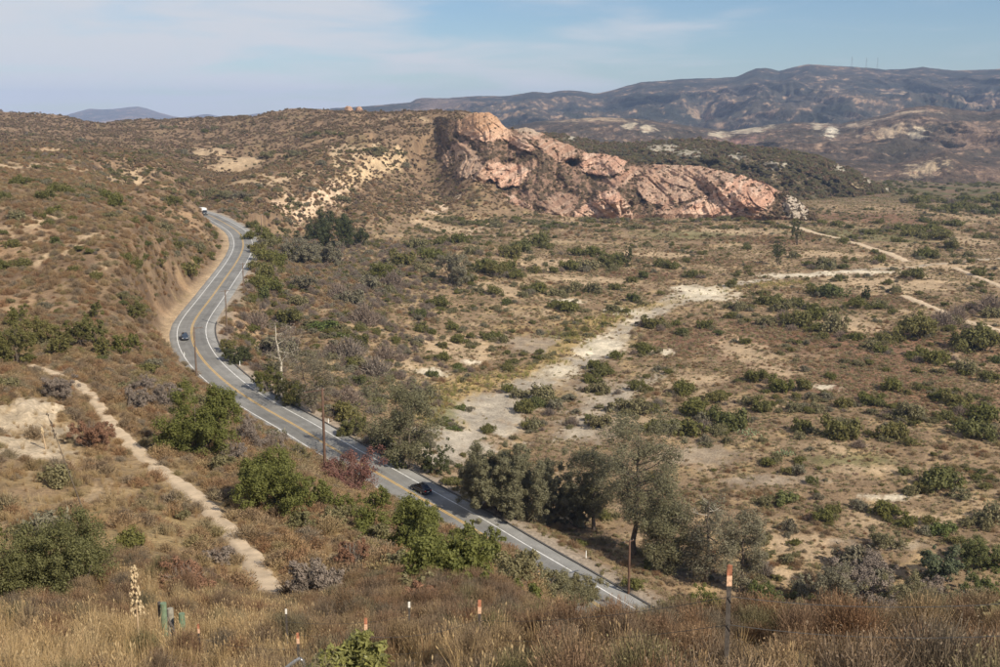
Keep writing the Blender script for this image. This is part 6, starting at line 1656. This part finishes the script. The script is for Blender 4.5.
# pylons on the far ridge
PYL = principled('grey_pylon_steel', (.20, .21, .22), .6, metal=.4)
for u, vt, vb, lb in [(851.5, 57, 67, 'grey lattice pylon with wide arms standing alone on the mountain crest'), (866, 57.5, 68.5, 'pylon of the close pair nearer to the lone mountain crest pylon'), (877, 57.5, 69.5, 'pylon of the close pair farther from the lone mountain crest pylon')]:
    dd = 4960.0; x, y, zb = P(u, vb + 1.5, dd); Hh = P(u, vt, dd)[2] - zb
    root = thing('lattice_pylon', (x, y, zb), lb, 'pylon')
    for sx in (-1, 1):
        for sy in (-1, 1):
            V, Fc = tube([(sx * 4.5, sy * 4.5, -4), (sx * 1.2, sy * 1.2, Hh * .65), (sx * .8, sy * .8, Hh)], [.2, .18, .14], 4); quadmesh('leg', V, [tuple(f) for f in Fc], PYL, root)
    mb = MB()
    for k in range(6):
        z0, z1 = Hh * k / 6, Hh * (k + 1) / 6; w0, w1 = np.interp([z0, z1], [0, Hh * .65, Hh], [4.5, 1.2, .8])
        for sy in (-1, 1):
            mb.add(tube([(-w0, sy * w0, z0), (w1, sy * w1, z1)], [.09, .09], 3)); mb.add(tube([(w0, sy * w0, z0), (-w1, sy * w1, z1)], [.09, .09], 3))
    mb.build('bracing', [PYL], root)
    for f, L in ((.70, 7), (.82, 8.5), (.94, 6)):
        V, Fc = tube([(-L, 0, Hh * f), (0, 0, Hh * f + 1), (L, 0, Hh * f)], [.13, .18, .13], 4); quadmesh('crossarm', V, [tuple(q) for q in Fc], PYL, root)

# prickly pear patches on the valley floor
PAD = leaf_mat('cactus_pad', [(.20, .23, .12), (.24, .26, .15)], .0, .5, .3)
def cactus(label, u, v, w, seed):
    x, y, z = ground_at(u, v); W = w * y / FPX / 2
    r = np.random.default_rng(seed); mb = MB()
    ang = np.arange(8) / 8 * 2 * np.pi
    for _ in range(70):
        c0 = np.array([r.normal() * .45 * W, r.normal() * .45 * W, r.uniform(.15, 1.0) * min(1.5, W * .6)])
        n_ = rnd_dirs(r, 1)[0]; n_[2] *= .35; n_ /= np.linalg.norm(n_)
        t_ = np.cross(n_, [0, 0, 1.0]); t_ /= np.linalg.norm(t_); b_ = np.cross(t_, n_)
        ring = c0 + (np.cos(ang)[:, None] * t_ * .17 + np.sin(ang)[:, None] * b_ * .24)
        V_ = np.vstack([ring + n_ * .02, ring - n_ * .02, [c0 + n_ * .05], [c0 - n_ * .05]])
        Fq = [(k, (k + 1) % 8, 8 + (k + 1) % 8, 8 + k) for k in range(8)] + [(k, (k + 2) % 8, (k + 1) % 8, 16) for k in range(0, 8, 2)] + [(8 + k, 8 + (k + 1) % 8, 8 + (k + 2) % 8, 17) for k in range(0, 8, 2)]
        Fq = [(k, (k + 1) % 8, 8 + (k + 1) % 8, 8 + k) for k in range(8)] + [(16, k, (k + 1) % 8, (k + 2) % 8) for k in range(0, 8, 2)] + [(17, 8 + (k + 2) % 8, 8 + (k + 1) % 8, 8 + k) for k in range(0, 8, 2)]
        mb.add((V_, np.array(Fq)), 0)
    root = thing('prickly_pear', (x, y, z), label, 'cactus')
    mb.build('pads', [PAD], root)
cactus('pale green prickly pear patch beside the dark shrubs behind the gums', 748, 436, 34, 1)
cactus('small prickly pear clump among the stony flat shrubs', 684, 392, 24, 2)
cactus('prickly pear clump on the tan flat by the bright green bush', 785, 456, 18, 3)
